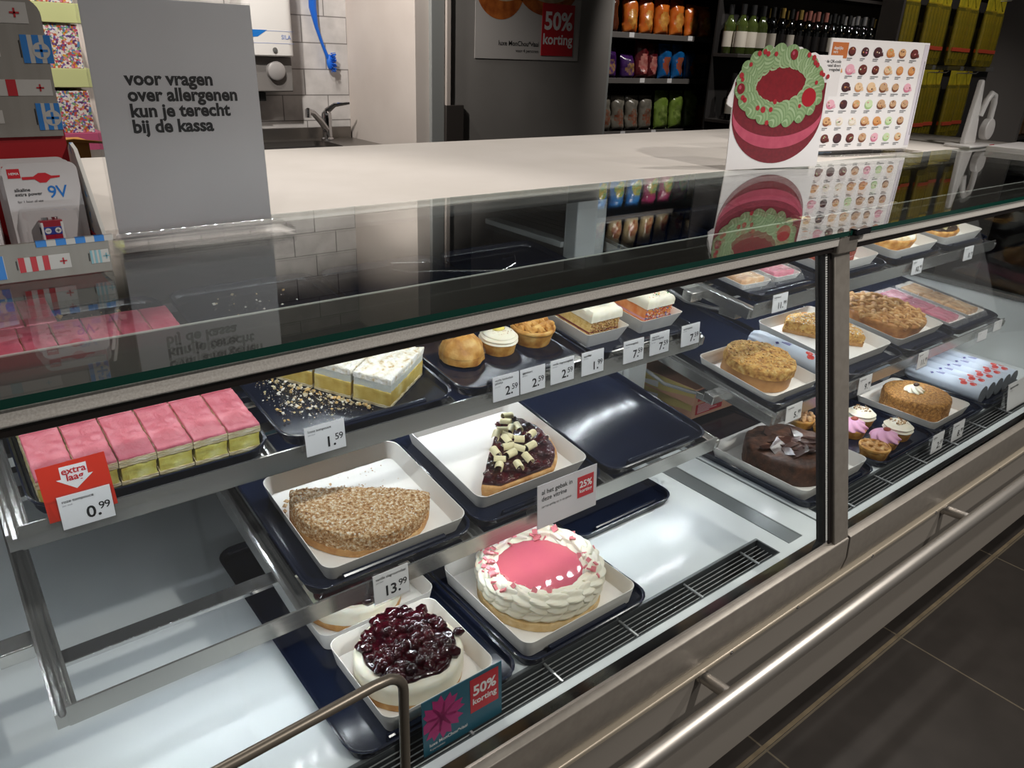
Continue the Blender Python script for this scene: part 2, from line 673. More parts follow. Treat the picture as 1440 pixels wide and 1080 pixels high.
t = thing('sink_faucet', 'chrome mixer tap standing behind the sink basin', 'faucet', (2.46, 5.25, 0.902), rz=0.0)
t.scale = (1.35, 1.35, 1.45)
b = MB()
b.lathe([(0.034, 0), (0.034, 0.006), (0.026, 0.012), (0.025, 0.075), (0.028, 0.10), (0.025, 0.125), (0.012, 0.137)], 20)
b.build('tap_body', M['chrome'], t)
b = MB()
b.tube([(-0.01, -0.01, 0.05), (-0.06, -0.05, 0.095), (-0.12, -0.10, 0.135), (-0.16, -0.13, 0.145)], [0.017, 0.016, 0.014, 0.014], 12)
b.tube([(-0.158, -0.128, 0.152), (-0.16, -0.13, 0.115)], 0.0145, 12)
b.build('spout', M['chrome'], t)
b = MB()
b.tube([(0.0, 0.0, 0.13), (0.04, -0.02, 0.162), (0.11, -0.05, 0.172)], [0.016, 0.011, 0.006], 10)
b.build('lever', M['chrome'], t)

t = thing('water_heater', 'white wall boiler with blue stripe hanging on the tiles above the sink', 'water heater', (2.05, 5.395, 1.44))
b = MB()
b.loft([[(x, y, z) for x, y, _ in rrect(0.32, 0.26, 0.05, 5, 0, 0, -0.14)] for z in (0.0, 0.60)])
b.build('boiler_body', mat('white_enamel', C('#e4e1dd'), 0.3), t, 0.01)
b = MB()
b.prism([(-0.16, -0.2715, 0.155), (-0.02, -0.2715, 0.155), (-0.085, -0.2715, 0.115), (-0.16, -0.2715, 0.110)], (0, 0.001, 0))
b.build('blue_stripe', M['blue_print'], t)
b = MB()
b.box(-0.155, 0.155, -0.2712, -0.2702, 0.078, 0.080)
b.box(-0.155, 0.155, -0.2712, -0.2702, 0.150, 0.152)
put_text(b, 'SILA', 0.035, 0.135, 0.105, -0.2716, 'RIGHT', 0.01)
b.build('panel_lettering', mat('pale_blue_ink', C('#7f93c8'), 0.5), t, recalc=False)
b = MB()
b.lathe([(0.016, 0.0), (0.016, 0.006), (0.010, 0.007)], 16)
k = b.build('indicator_ring', M['steel'], t)
k.location = (0.02, -0.272, 0.04)
k.rotation_euler = (PI / 2, 0, 0)
b = MB()
b.box(-0.16, 0.155, -0.21, -0.01, -0.215, -0.002)
b.build('lower_panel', mat('grey_boiler_base', C('#7c7875'), 0.5), t, 0.008)
b = MB()
b.lathe([(0.062, 0.0), (0.058, 0.03), (0.046, 0.038)], 24)
k = b.build('dial_knob', mat('pale_dial', C('#a09c9a'), 0.4), t)
k.location = (0.035, -0.211, -0.085)
k.rotation_euler = (PI / 2, 0, 0)
b = MB()
b.box(-0.16, -0.02, -0.16, -0.02, -0.275, -0.22)
b.build('outlet_fitting', M['black'], t, 0.004)

t = thing('dish_brush', 'bright blue long handled brush hanging beside the white boiler', 'brush', (2.56, 5.36, 1.35), rz=0.0)
b = MB()
b.tube([(-0.10, 0, 0.62), (-0.105, 0, 0.40), (-0.085, 0, 0.28), (-0.05, -0.005, 0.17), (-0.015, -0.01, 0.08)], [0.026, 0.026, 0.013, 0.010, 0.013], 10)
b.build('brush_handle', mat('blue_plastic', C('#1c63c8'), 0.35), t)
b = MB()
rnd = random.Random(4)
b.ball((-0.005, -0.01, 0.06), 0.034, 12, 8, 0, (0.7, 0.6, 1.5))
for k in range(160):
    z = rnd.uniform(0, 0.115)
    a = rnd.uniform(-1.2, 1.9)
    p = Vector((0.0, -0.01, z))
    dv = Vector((math.cos(a) * 0.034, -math.sin(a) * 0.03 - 0.008, rnd.uniform(-.008, .008)))
    b.tube([p + dv * 0.4, p + dv * rnd.uniform(1.0, 1.2)], 0.0022, 4)
b.build('bristles', mat('blue_bristle', C('#1f6fdc'), 0.5), t)

# ------------------------------------------------------------------ display case
CX0, CX1 = -1.30, 2.87
case = thing('display_case', 'long refrigerated glass bakery display case with taupe front and aluminium frame', 'display case', (0, 0, 0))


def part(name, mb, m, bevel=0.0, parent=None, **k):
    return mb.build(name, m, parent or case, bevel, **k)


b = MB()
b.box(CX0, 3.9, 0.70, 0.74, 0.0, 0.36)
part('kick_plate', b, M['wall_dark'])
b = MB()
b.prism([(CX0, 0.523, 0.362), (CX0, 0.523, 0.655), (CX0, 0.572, 0.655), (CX0, 0.572, 0.362)], (5.2, 0, 0))
part('front_panel', b, M['taupe'], 0.003)
b = MB()
b.box(CX0, 3.9, 0.512, 0.53, 0.652, 0.661)
part('panel_trim', b, mat('pale_trim', C('#c9bda9'), 0.35, 0.3), 0.002)
for x0, x1 in ((CX0, 1.238), (1.244, 3.9)):
    b = MB()
    b.prism([(x0, 0.519, 0.668), (x0, 0.514, 0.70), (x0, 0.517, 0.742), (x0, 0.530, 0.746), (x0, 0.545, 0.742), (x0, 0.545, 0.668)], (x1 - x0, 0, 0))
    o = part('bottom_rail', b, M['taupe_metal'], 0.0012)
    b = MB()
    b.box(x0, x1, 0.529, 0.546, 0.7455, 0.7515)
    part('rail_lip', b, M['chrome'], parent=o)
b = MB()
b.box(CX0, 3.9, 0.528, 0.572, 0.655, 0.668)
part('rail_gap', b, M['dark_seal'])
sc0 = None
for x in (0.15, 0.52, 0.90, 1.09, 1.35, 1.62, 1.95, 2.30):
    if sc0 is None:
        b = MB()
        b.ball((0, 0, 0), 0.0035, 8, 6, 0, (1, .5, 1))
        sc0 = part('screw', b, M['chrome'])
        sc0.location = (x, 0.5115, 0.6575)
    else:
        copy_part(sc0, (x, 0.5115, 0.6575))

# bumper rail
t = thing('bumper_rail', 'round satin metal bumper rail along the front of the display case', 'handrail', (0, 0.461, 0.640))
b = MB()
b.tube([(CX0, 0, 0), (3.8, 0, 0)], 0.0140, 24)
b.build('rail_tube', M['rail_metal'], t)
st0 = None
for x in (-0.01, 0.84, 1.69, 2.54):
    if st0 is None:
        b = MB()
        b.tube([(0, 0.060, -0.004), (0, 0.0, 0)], 0.0110, 20)
        b.tube([(0, 0.0615, -0.004), (0, 0.056, -0.004)], 0.0125, 20)
        st0 = b.build('standoff', M['rail_metal'], t)
        st0.location = (x, 0, 0)
    else:
        copy_part(st0, (x, 0, 0))

# slanted front glass and the post between the two doors
YB, ZB, YT, ZT = 0.533, 0.746, 0.652, 1.269


def slant(x0, x1, y_off0, y_off1, mb, z0=ZB, z1=ZT, mi=None):
    yb = YB + (YT - YB) * (z0 - ZB) / (ZT - ZB)
    yt = YB + (YT - YB) * (z1 - ZB) / (ZT - ZB)
    mb.prism([(x0, yb + y_off0, z0), (x0, yt + y_off0, z1), (x0, yt + y_off1, z1), (x0, yb + y_off1, z0)], (x1 - x0, 0, 0), mi)


for x0, x1 in ((CX0, 1.168), (1.246, 2.86)):
    b = MB()
    slant(x0, x1, 0.0, 0.005, b, ZB + 0.003, ZT + 0.002)
    part('front_glass', b, M['glass_front'])
b = MB()
slant(1.192, 1.240, -0.012, 0.012, b, 0.742, 1.272)
o = part('door_post', b, M['taupe_metal'], 0.002)
b = MB()
slant(1.184, 1.192, -0.006, 0.012, b, 0.746, 1.262)
part('post_seal', b, M['dark_seal'], parent=o)
b = MB()
for k in range(130):
    z = 0.752 + k * 0.0039
    slant(1.1765, 1.184, -0.003, 0.001, b, z, z + 0.0024)
part('ribbed_gasket', b, M['white_panel'], parent=o)
b = MB()
slant(1.168, 1.1765, -0.004, 0.010, b, 0.746, 1.262)
part('black_gasket', b, M['black'], parent=o)

# top frame
for x0, x1 in ((CX0, 1.205), (1.212, 3.9)):
    b = MB()
    b.prism([(x0, 0.636, 1.2705), (x0, 0.632, 1.2730), (x0, 0.632, 1.2868), (x0, 0.636, 1.2890), (x0, 0.649, 1.2890), (x0, 0.649, 1.2705)], (x1 - x0, 0, 0))
    o = part('top_profile', b, M['beige_profile'], 0.001)
    b = MB()
    b.box(x0, x1, 0.638, 0.6485, 1.2605, 1.2702)
    part('profile_seal', b, M['dark_seal'], 0.002, parent=o)
    b = MB()
    b.box(x0, min(x1, 2.86), 0.6495, 0.755, 1.2748, 1.2855)
    part('light_housing', b, M['housing'], 0.002, parent=o)
    b = MB()
    b.box(x0, min(x1, 2.86), 0.7555, 0.759, 1.262, 1.2858)
    part('housing_edge', b, M['white_panel'], parent=o)
b = MB()
b.box(1.186, 1.246, 0.630, 0.66, 1.258, 1.289)
part('post_head', b, M['taupe_metal'], 0.003)

GT = 1.2976
GX = 1.206
for x0, x1 in ((CX0, GX - 0.001), (GX + 0.001, 3.4)):
    b = MB()
    b.box(x0, x1, 0.627, 1.166, GT - 0.008, GT)
    for fc in b.bm.faces:
        fc.material_index = 1 if all(abs(v.co.y - 0.627) < 1e-5 for v in fc.verts) else 0
    part('top_glass', b, [M['glass'], M['glass_edge']])
b = MB()
b.box(1.214, 1.262, 0.620, 0.634, 1.2885, 1.2996)
part('glass_clamp', b, M['black_gloss'], 0.002)

# white work surface behind the glass
b = MB()
b.box(CX0, 2.42, 1.1675, 1.90, GT - 0.014, GT)
o = part('work_surface', b, M['worktop'], 0.002)
b = MB()
b.box(2.4225, 3.3, 1.1675, 1.90, GT - 0.014, GT)
part('work_surface', b, M['worktop'], 0.002)
b = MB()
b.box(CX0, 3.3, 1.170, 1.205, 1.2825 - 0.022, 1.2835)
part('dark_batten', b, M['black'], 0.001)
b = MB()
b.box(CX0, 3.3, 1.20, 1.90, 1.255, 1.2825)
part('work_surface_base', b, M['housing'])

# inside: deck, front ledge, grille pits
DZ = 0.62
b = MB()
b.box(CX0, CX1, 0.712, 1.86, DZ - 0.02, DZ)
b.box(1.258, 1.455, 0.652, 0.712, DZ - 0.02, DZ)
b.box(CX0, CX1, 0.585, 0.652, DZ - 0.02, DZ + 0.001)
part('deck', b, M['white_steel'])
gbar = mat('grille_border', C('#8b9092'), 0.35, 0.6)
for x0, x1 in ((CX0, 1.256), (1.458, CX1)):
    b = MB()
    b.box(x0, x1, 0.652, 0.712, DZ - 0.085, DZ - 0.08)
    b.box(x0, x1, 0.7085, 0.7125, DZ - 0.08, DZ)
    b.box(x0, x1, 0.6515, 0.6545, DZ - 0.08, DZ + 0.001)
    b.box(x0 - 0.002, x0 + 0.002, 0.652, 0.712, DZ - 0.08, DZ)
    b.box(x1 - 0.002, x1 + 0.002, 0.652, 0.712, DZ - 0.08, DZ)
    o = part('air_channel', b, [M['pit']])
    b = MB()
    b.box(x0, x1, 0.7070, 0.7124, DZ - 0.0015, DZ + 0.0007)
    part('channel_lip', b, gbar, parent=o)
    b = MB()
    for k in range(6):
        y = 0.6585 + k * 0.0092
        b.tube([(x0, y, DZ - 0.014), (x1, y, DZ - 0.014)], 0.0011, 6)
    part('grille_wires', b, M['wire'], parent=o)
    x = x1 - 0.055
    cb0 = None
    while x > max(x0, -0.4):
        if cb0 is None:
            b = MB()
            b.tube([(0, 0.6546, DZ - 0.0103), (0, 0.7084, DZ - 0.0103)], 0.0027, 8)
            cb0 = part('grille_crossbar', b, M['wire'], parent=o)
            cb0.location = (x, 0, 0)
        else:
            copy_part(cb0, (x, 0, 0))
        x -= 0.178
# joints of the deck plates between the two shelf sets
b = MB()
for x in (1.30, 1.345, 1.425):
    b.box(x, x + 0.004, 0.66, 1.19, DZ, DZ + 0.0015)
b.box(1.302, 1.345, 0.66, 1.19, DZ, DZ + 0.0008)
part('deck_joint', b, gbar)
b = MB()
b.box(CX0, CX1, 1.862, 1.885, 0.3, 1.255)
part('rear_wall', b, mat('dark_rear_door', C('#2b2a2b'), 0.3, col2=C('#242324'), scale=3))
# support pillars
b = MB()
b.box(1.352, 1.418, 1.20, 1.24, DZ, 1.0)
b.box(1.325, 1.345, 1.215, 1.23, DZ, 1.0)
part('shelf_upright', b, M['white_panel'], 0.002)
b = MB()
b.box(-0.19, -0.12, 1.20, 1.24, DZ, 1.0)
part('shelf_upright', b, M['white_panel'], 0.002)
b = MB()
b.box(1.370, 1.477, 1.452, 1.50, DZ, 1.255)
part('rear_post', b, M['white_panel'], 0.003)
b = MB()
b.box(1.40, 1.42, 1.50, 1.86, DZ, 1.255)
for k in range(14):
    z = 1.09 + k * 0.0115
    b.box(1.394, 1.40, 1.52, 1.845, z, z + 0.006)
part('slatted_partition', b, mat('dark_slats', C('#4a4846'), 0.4))
b = MB()
b.box(1.36, 1.40, 1.50, 1.845, 1.062, 1.078)
part('partition_ledge', b, M['white_panel'], 0.002)
# right end of the case
b = MB()
b.prism([(2.862, 0.56, DZ - 0.02), (2.862, 0.545, 0.74), (2.862, 0.575, 0.835), (2.862, 1.86, 0.845), (2.862, 1.86, DZ - 0.02)], (0.02, 0, 0))
o = part('end_wall', b, M['white_panel'])
b = MB()
b.prism([(2.858, 0.575, 0.836), (2.858, 0.58, 0.852), (2.858, 1.86, 0.862), (2.858, 1.86, 0.846)], (0.028, 0, 0))
part('end_wall_cap', b, M['steel_y'], parent=o)
b = MB()
b.prism([(2.868, 0.582, 0.853), (2.868, 0.662, 1.256), (2.868, 1.19, 1.256), (2.868, 1.19, 0.857)], (0.006, 0, 0))
part('end_glass', b, M['glass_front'])
b = MB()
b.box(2.862, 2.88, 1.19, 1.86, 0.862, 1.256)
part('end_wall_upper', b, M['housing'])

# LED strips under the top frame, plus an added one under the batten
def led(x0, x1, y, z, parent, name='led_strip', aim=0.0, lm='led'):
    bar = MB()
    bar.box(x0, x1, y - 0.006, y + 0.006, z, z + 0.004)
    o = bar.build(name, M['white_panel'], parent)
    m = MB()
    n = int((x1 - x0) / (0.018 if lm == 'led' else 0.027))
    hw = 0.003 if lm == 'led' else 0.0045
    ca, sa = math.cos(aim), math.sin(aim)
    for k in range(n):
        x = x0 + (k + 0.5) * (x1 - x0) / n
        yc, zc_ = y + 0.001 * sa, z - 0.0006
        if aim:
            yc, zc_ = y + 0.0075, z + 0.001
        m.f([m.v((x - hw, yc - 0.002 * ca, zc_ - 0.002 * sa)), m.v((x - hw, yc + 0.002 * ca, zc_ + 0.002 * sa)), m.v((x + hw, yc + 0.002 * ca, zc_ + 0.002 * sa)), m.v((x + hw, yc - 0.002 * ca, zc_ - 0.002 * sa))])
    m.build('led_dots', M[lm], o, recalc=False)
    return o


led(-1.20, 1.18, 0.745, 1.2575, case, aim=0.85)
led(1.25, 2.84, 0.745, 1.2575, case, aim=0.85)
led(-0.30, 2.84, 1.222, 1.2505, case, lm='led_low')  # added fill strip, out of view, brightening the rear of the upper trays

# thin bent rod standing in front of the case
t = thing('hoop_stand', 'thin dark bent metal rod hoop in front of the cherry cheesecake', 'metal hoop', (0, 0, 0))
b = MB()
hz, hy = 1.152, 0.352
pts = [(-0.20, 0.338, 0.02), (-0.20, 0.338, hz - 0.02)]
for k in range(1, 6):
    a = PI / 2 * k / 5
    pts.append((-0.20 + 0.018 * (1 - math.cos(a)), 0.338, hz - 0.018 + 0.018 * math.sin(a)))
for k in range(1, 6):
    pts.append((-0.16 + 0.335 * k / 5, 0.339 + 0.013 * k / 5, hz))
for k in range(1, 6):
    a = PI / 2 * k / 5
    pts.append((0.182 + 0.016 * math.sin(a), hy, hz - 0.016 * (1 - math.cos(a))))
pts.append((0.198, hy, 0.02))
b.tube(pts, 0.0038, 14)
b.build('bent_rod', M['rod_dark'], t)
b = MB()
b.box(-0.035, 0.035, -0.105, 0.105, 0.0, 0.02)
fp = b.build('foot_plate', M['rod_dark'], t, 0.003)
fp.location = (-0.20, 0.345, 0)
copy_part(fp, (0.198, 0.345, 0))

# ------------------------------------------------------------------ shelf racks, trays, card boxes, price tags
PLANES = {'U': (1.010, 0.955, 0.12), 'M': (0.800, 0.865, 0.13), 'B': (0.6265, 0.705, 0.0),
          'V': (1.022, 0.955, 0.12)}


def zon(pl, y):
    z0, y0, t = PLANES[pl]
    return z0 + t * (y - y0)


def tilt(pl):
    return math.atan(PLANES[pl][2])


def at(pl, x, y, dz=0.0):
    return (x, y, zon(pl, y) + dz)


def rack(pl, x0, L, yf, pitch, label):
    t = thing('shelf_rack', label, 'shelf', at(pl, x0, yf, -0.0103), 0, tilt(pl), 'metal tray racks')
    b = MB()
    b.box(0, L, -0.003, 0.0, -0.020, 0.014)
    b.box(0, L, 0.0, 0.020, -0.024, -0.0215)
    b.build('front_strip', M['steel'], t)
    b = MB()
    b.box(0, L, 0.085, 0.110, -0.014, -0.006)
    b.build('crossbar', M['steel_polished'], t, 0.001)
    b = MB()
    b.box(0, L, 0.585, 0.60, -0.02, 0.0)
    b.build('rear_bar', M['steel'], t)
    r0 = None
    n = 5
    for k in range(n):
        x = k * pitch
        if r0 is None:
            b = MB()
            w = 0.013
            b.prism([(-w, 0.0, -0.022), (-w, 0.0, 0.004), (-w * .75, 0.0, 0.0045), (-w * .55, 0.0, -0.004), (-w * .2, 0.0, -0.004), (0, 0.0, 0.002),
                     (w * .2, 0.0, -0.004), (w * .55, 0.0, -0.004), (w * .75, 0.0, 0.0045), (w, 0.0, 0.004), (w, 0.0, -0.022)], (0, 0.60, 0))
            r0 = b.build('runner', M['steel_y'], t)
            r0.location = (x, 0, 0)
        else:
            copy_part(r0, (min(x, L - 0.002), 0, 0))
    b = MB()
    b.box(-0.055, -0.012, 0.135, 0.165, -0.028, -0.004)
    b.build('end_bracket', M['steel'], t, 0.002)
    b = MB()
    b.box(L + 0.002, L + 0.016, -0.004, 0.012, -0.018, 0.004)
    b.build('end_knob', M['steel'], t, 0.003)
    led(0.33 if pl == 'U' else 0.02, L - 0.02, 0.20 if pl in 'UV' else 0.012, -0.0285, t, lm='led_mid' if pl in 'UV' else 'led_low')
    return t


rack('U', 0.016, 1.252, 0.940, 0.3115, 'upper left metal tray rack under the pink iced slices and small pies')
rack('M', 0.014, 1.245, 0.853, 0.311, 'lower left metal tray rack with an empty open bay above the white deck')
rack('V', 1.495, 1.33, 0.970, 0.332, 'upper right metal tray rack carrying bagged pastries and the meringue tart')
rack('M', 1.478, 1.275, 0.851, 0.318, 'lower right metal tray rack with crumble cake and lattice pie')

# swing arms that carry the right racks
for nm, (x, y, z), lab in (('support_arm', (1.43, 1.245, 0.782), 'bent grey support arm under the lower right rack beside the stacked cartons'),
                           ('support_arm', (1.47, 1.245, 1.00), 'bent grey support arm under the upper right rack above the dark gap')):
    t = thing(nm, lab, 'bracket', (x, y, z))
    b = MB()
    b.tube([(-0.008, 0.0, 0.022), (-0.004, -0.03, 0.012), (0.01, -0.09, -0.012), (0.035, -0.15, -0.017), (0.05, -0.18, -0.017)], 0.0048, 10)
    b.build('arm_rod', mat('grey_arm', C('#8e8f90'), 0.35, 0.6), t)
    b = MB()
    b.box(0.035, 0.085, -0.225, -0.175, -0.027, -0.008)
    b.build('arm_block', M['steel'], t, 0.002)


# ---- trays
def tray_root():
    t = thing('serving_tray', 'tray', 'tray')
    w, d, h = 0.300, 0.585, 0.019
    b = MB()
    cy = d / 2
    rings = [rrect(w - .018, d - .018, .024, 5, 0.0, 0, cy), rrect(w - .008, d - .008, .036, 5, .012, 0, cy), rrect(w, d, .038, 5, h, 0, cy),
             rrect(w - .004, d - .004, .037, 5, h + .0012, 0, cy), rrect(w - .010, d - .010, .034, 5, h, 0, cy),
             rrect(w - .012, d - .012, .026, 5, .0075, 0, cy), rrect(w - .017, d - .017, .018, 5, .005, 0, cy)]
    b.loft(rings, True, True)
    b.build('tray_body', M['tray'], t, angle=50)
    b = MB()
    b.prism([(-0.092, 0.009, .011), (-0.092, 0.0105, .0175), (-0.092, 0.013, .0195), (-0.092, 0.018, .0195), (-0.092, 0.021, .0045), (-0.092, 0.0175, .0035)], (0.184, 0, 0))
    b.build('grip_bar', M['tray'], t, 0.0015)
    return t


TR0 = tray_root()
_tr_used = False


def tray(pl, x, y, label):
    global _tr_used
    loc = at(pl, x, y, -0.005 if pl != 'B' else -0.0055)
    if not _tr_used:
        TR0.location = loc
        TR0.rotation_euler = (tilt(pl), 0, 0)
        TR0['label'] = label
        TR0['group'] = 'navy serving trays in the case'
        _tr_used = True
        return TR0
    return dup(TR0, loc, 0, label, 'navy serving trays in the case', tilt(pl))


tray('U', 0.500, 0.942, 'dark tray littered with pastry crumbs around the sugared custard slices')
_t1 = tray('U', 0.183, 0.942, 'dark tray under the big block of pink iced custard slices')
for _c in list(_t1.children):
    if _c.name.startswith('grip_bar'):
        bpy.data.objects.remove(_c)
tray('U', 0.811, 0.942, 'dark tray holding the small round pies and cream tartlet')
tray('U', 1.118, 0.942, 'dark tray holding two boxed whipped cream slices')
tray('M', 0.483, 0.858, 'dark tray under the boxed half nut cake')
tray('M', 0.787, 0.858, 'dark tray under the boxed half cherry tart')
tray('M', 1.098, 0.858, 'empty glossy dark tray at the right of the lower left rack')
tray('B', 0.464, 0.697, 'dark tray under the two cherry cheesecakes on the case floor')
tray('B', 0.770, 0.697, 'dark tray under the pink glazed cream cake')
tray('B', 1.075, 0.905, 'empty dark tray pushed back on the white case floor')
tray('V', 1.665, 0.978, 'dark tray under the film wrapped flat pastries on the upper right rack')
tray('V', 1.995, 0.978, 'dark tray under the red layered cake')
tray('V', 2.325, 0.978, 'dark tray under the golden meringue tart')
tray('V', 2.655, 0.978, 'dark tray under the chocolate tart with white curls')
tray('M', 1.629, 0.856, 'dark tray under the yellow crumble cake')
tray('M', 1.955, 0.856, 'dark tray under the sugared half crumble cake')
tray('M', 2.272, 0.856, 'dark tray under the lattice apple pie')
tray('M', 2.590, 0.856, 'dark tray under the film wrapped pink pastries')
tray('B', 1.588, 0.700, 'dark tray under the boxed chocolate cake')
tray('B', 1.910, 0.700, 'dark tray holding the small round cupcakes and tartlets')
tray('B', 2.215, 0.700, 'dark tray under the brown crumb cake with cream rosette')
tray('B', 2.525, 0.700, 'dark tray under the row of white pastry rolls')


# ---- folded card boxes
def card_box(pl, x0, x1, y0, y1, h, label, rz=0.0, flare=0.010, dz=0.0005, r=0.02, name='cake_box'):
    """open card box whose rim spans x0..x1, y0..y1 on a tray of plane pl"""
    w, d = x1 - x0, y1 - y0
    cx, cy = (x0 + x1) / 2, (y0 + y1) / 2
    t = thing(name, label, 'cake box', at(pl, cx, cy, dz), rz, tilt(pl), 'white card cake boxes')
    b = MB()
    f = flare
    rings = [rrect(w - 2 * f, d - 2 * f, r * .7, 6, 0), rrect(w - f, d - f, r * .85, 6, h * .5), rrect(w, d, r, 6, h), rrect(w - .002, d - .002, r, 6, h),
             rrect(w - f - .002, d - f - .002, r * .85, 6, h * .5), rrect(w - 2 * f - .002, d - 2 * f - .002, r * .7, 6, .0012)]
    b.loft(rings, True, True)
    b.build('card_tray', M['paper_box'], t, angle=40)
    return t


# ---- price tags
def price_tag(pos, w, h, name_lines, euros, cents, label, lean=-0.08, rz=0.0, group=None, cardm=None, hold=True, small='per stuk'):
    t = thing('price_tag', label, 'price tag', pos, rz, lean, group)
    b = MB()
    b.box(0, w, -0.0006, 0.0006, 0, h)
    b.build('tag_card', cardm or M['paper'], t)
    if hold:
        b = MB()
        b.box(-0.0015, w + 0.0015, 0.0012, 0.0022, -0.0015, h + 0.001)
        b.box(-0.0015, w + 0.0015, -0.0022, 0.0012, -0.0025, -0.0012)
        # wedge foot behind the card
        x0 = -w * 0.27
        b.prism([(x0, 0.0024, h * 0.12), (x0 + w * .12, 0.0024, h * 0.88), (x0 + w * .24, 0.0024, h * 0.12)], (0, 0.0008, 0))
        b.box(x0, 0.0, 0.0024, 0.0032, h * 0.84, h * 0.9)
        b.build('clear_holder', M['acrylic'], t)
    b = MB()
    put_text(b, name_lines, h * 0.125, w * 0.07, h * 0.80, -0.0009, 'LEFT', 0.012, 0, 1.0, 0.9)
    if small:
        put_text(b, small, h * 0.075, w * 0.07, h * (0.70 if '\n' not in name_lines else 0.56), -0.0009, 'LEFT', 0.0, 1)
    if euros:
        euros = euros.rstrip('.')
        put_text(b, euros, h * 0.50, w * 0.66, h * 0.17, -0.0009, 'RIGHT', 0.018, 0, 0.92)
        put_text(b, cents, h * 0.32, w * 0.95, h * 0.34, -0.0009, 'RIGHT', 0.008, 0, 0.9)
        c = (w * 0.715, h * 0.20)
        r = h * 0.042
        b.f([b.v((c[0] + r * math.cos(2 * PI * k / 12), -0.0009, c[1] + r * math.sin(2 * PI * k / 12))) for k in range(12)], 0)
    b.build('price_print', [M['ink'], M['ink_grey']], t, recalc=False)
    return t


G_U = 'price tags on the upper left rack'
UY, UZ = 0.9285, 0.9955
price_tag((0.374, UY, UZ), 0.062, 0.0455, 'losse tompouce', '1.', '59', 'white price tag hanging in front of the crumb covered tray', group=G_U)
price_tag((0.711, UY, UZ), 0.056, 0.045, 'vanille banketbak\ngebakje', '2.', '59', 'leftmost white price tag of the row below the small pies', group=G_U)
price_tag((0.7705, UY, UZ), 0.056, 0.045, 'appeltaart', '2.', '59', 'second white price tag of the row below the small pies', group=G_U)
price_tag((0.840, UY, UZ + 0.001), 0.056, 0.045, 'vanille slagroomgebak', '2.', '59', 'third white price tag of the row below the small pies, below the baked pie', group=G_U)
price_tag((0.916, UY, UZ), 0.056, 0.045, 'appelflap', '1.', '99', 'white price tag between the small pies and the boxed cream slices', group=G_U)
price_tag((1.026, UY, UZ), 0.056, 0.045, 'hazelnootgebak', '7.', '59', 'left white price tag under the striped cream slice', group=G_U)
price_tag((1.101, UY, UZ + 0.001), 0.056, 0.045, 'slagroom\nhazelnootgebak', '7.', '59', 'middle white price tag below the two boxed cream slices', group=G_U)
price_tag((1.196, UY, UZ), 0.057, 0.045, 'spikkelgebak', '7.', '59', 'white price tag at the far right end of the upper left rack', group=G_U)
G_R = 'price tags in the right half of the case'
price_tag((1.556, 0.957, 0.998), 0.060, 0.043, 'suikerbrood', '11.', '99', 'white price tag under the film wrapped flat pastries near the post', group=G_R)
price_tag((2.240, 0.957, 0.992), 0.062, 0.043, 'meringue', '10.', '99', 'white price tag under the golden meringue tart', group=G_R)
price_tag((2.578, 0.957, 0.990), 0.064, 0.043, 'chocotaart', '8.', '99', 'white price tag under the chocolate tart with white curls', group=G_R)
price_tag((1.506, 0.8385, 0.768), 0.064, 0.042, 'kruimelvlaai', '5.', '99', 'white price tag under the yellow crumble cake left of the post', group=G_R)
price_tag((1.832, 0.8385, 0.760), 0.064, 0.045, 'appelkruimel', '9.', '99', 'white price tag under the sugared half crumble cake right of the post', group=G_R)
price_tag((2.152, 0.8385, 0.759), 0.060, 0.047, 'appeltaart', '11.', '99', 'white price tag under the lattice apple pie', group=G_R)
price_tag((2.545, 0.8385, 0.762), 0.066, 0.030, 'roze koeken', '', '', 'plain pale tag below the film wrapped pink pastries', group=G_R)
price_tag((2.655, 0.8385, 0.775), 0.060, 0.032, 'koeken', '', '', 'plain pale tag at the right end of the lower right rack', group=G_R)
price_tag((1.960, 0.674, 0.6195), 0.064, 0.052, 'gebakje', '2.', '59', 'white price tag in front of the cupcakes by the floor grille', group=G_R)
price_tag((2.078, 0.674, 0.6195), 0.068, 0.052, 'mokkataart', '8.', '99', 'white price tag below the brown crumb cake by the floor grille', group=G_R)
price_tag((2.43, 0.668, 0.6195), 0.15, 0.082, 'slagroomrollen', '', '', 'large pale sign in front of the white pastry rolls', lean=-0.2, group=G_R)
price_tag((0.427, 0.8400, 0.7605), 0.061, 0.051, 'vanille slagroomvlaai', '13.', '99', 'white price tag under the half nut cake above the rear cheesecake')
# tag with the red flag
t = price_tag((0.0605, 0.9290, 0.9935), 0.058, 0.0445, 'roze tompouce', '0.', '99', 'white price tag with a red flag in front of the pink iced block', lean=-0.04)
b = MB()
b.prism([(-0.012, 0.003, 0.012), (-0.014, 0.003, 0.086), (0.060, 0.003, 0.088), (0.0635, 0.003, 0.014)], (0, 0.0008, 0))
fl = b.build('red_flag', M['red_card'], t)
b = MB()
ax, az = 0.024, 0.0555
b.f([b.v((ax + x, 0.0024, az + z)) for x, z in ((-0.0145, 0.026), (-0.0145, 0.010), (-0.020, 0.010), (0.0, -0.006), (0.020, 0.010), (0.0145, 0.010), (0.0145, 0.026))])
b.build('flag_arrow', M['white_print'], fl, recalc=False)
b = MB()
put_text(b, 'extra', 0.0125, ax, az + 0.0155, 0.0019, 'CENTER', 0.02)
put_text(b, 'laag', 0.0125, ax, az + 0.0065, 0.0019, 'CENTER', 0.02)
b.build('flag_lettering', M['red_print'], fl, recalc=False)

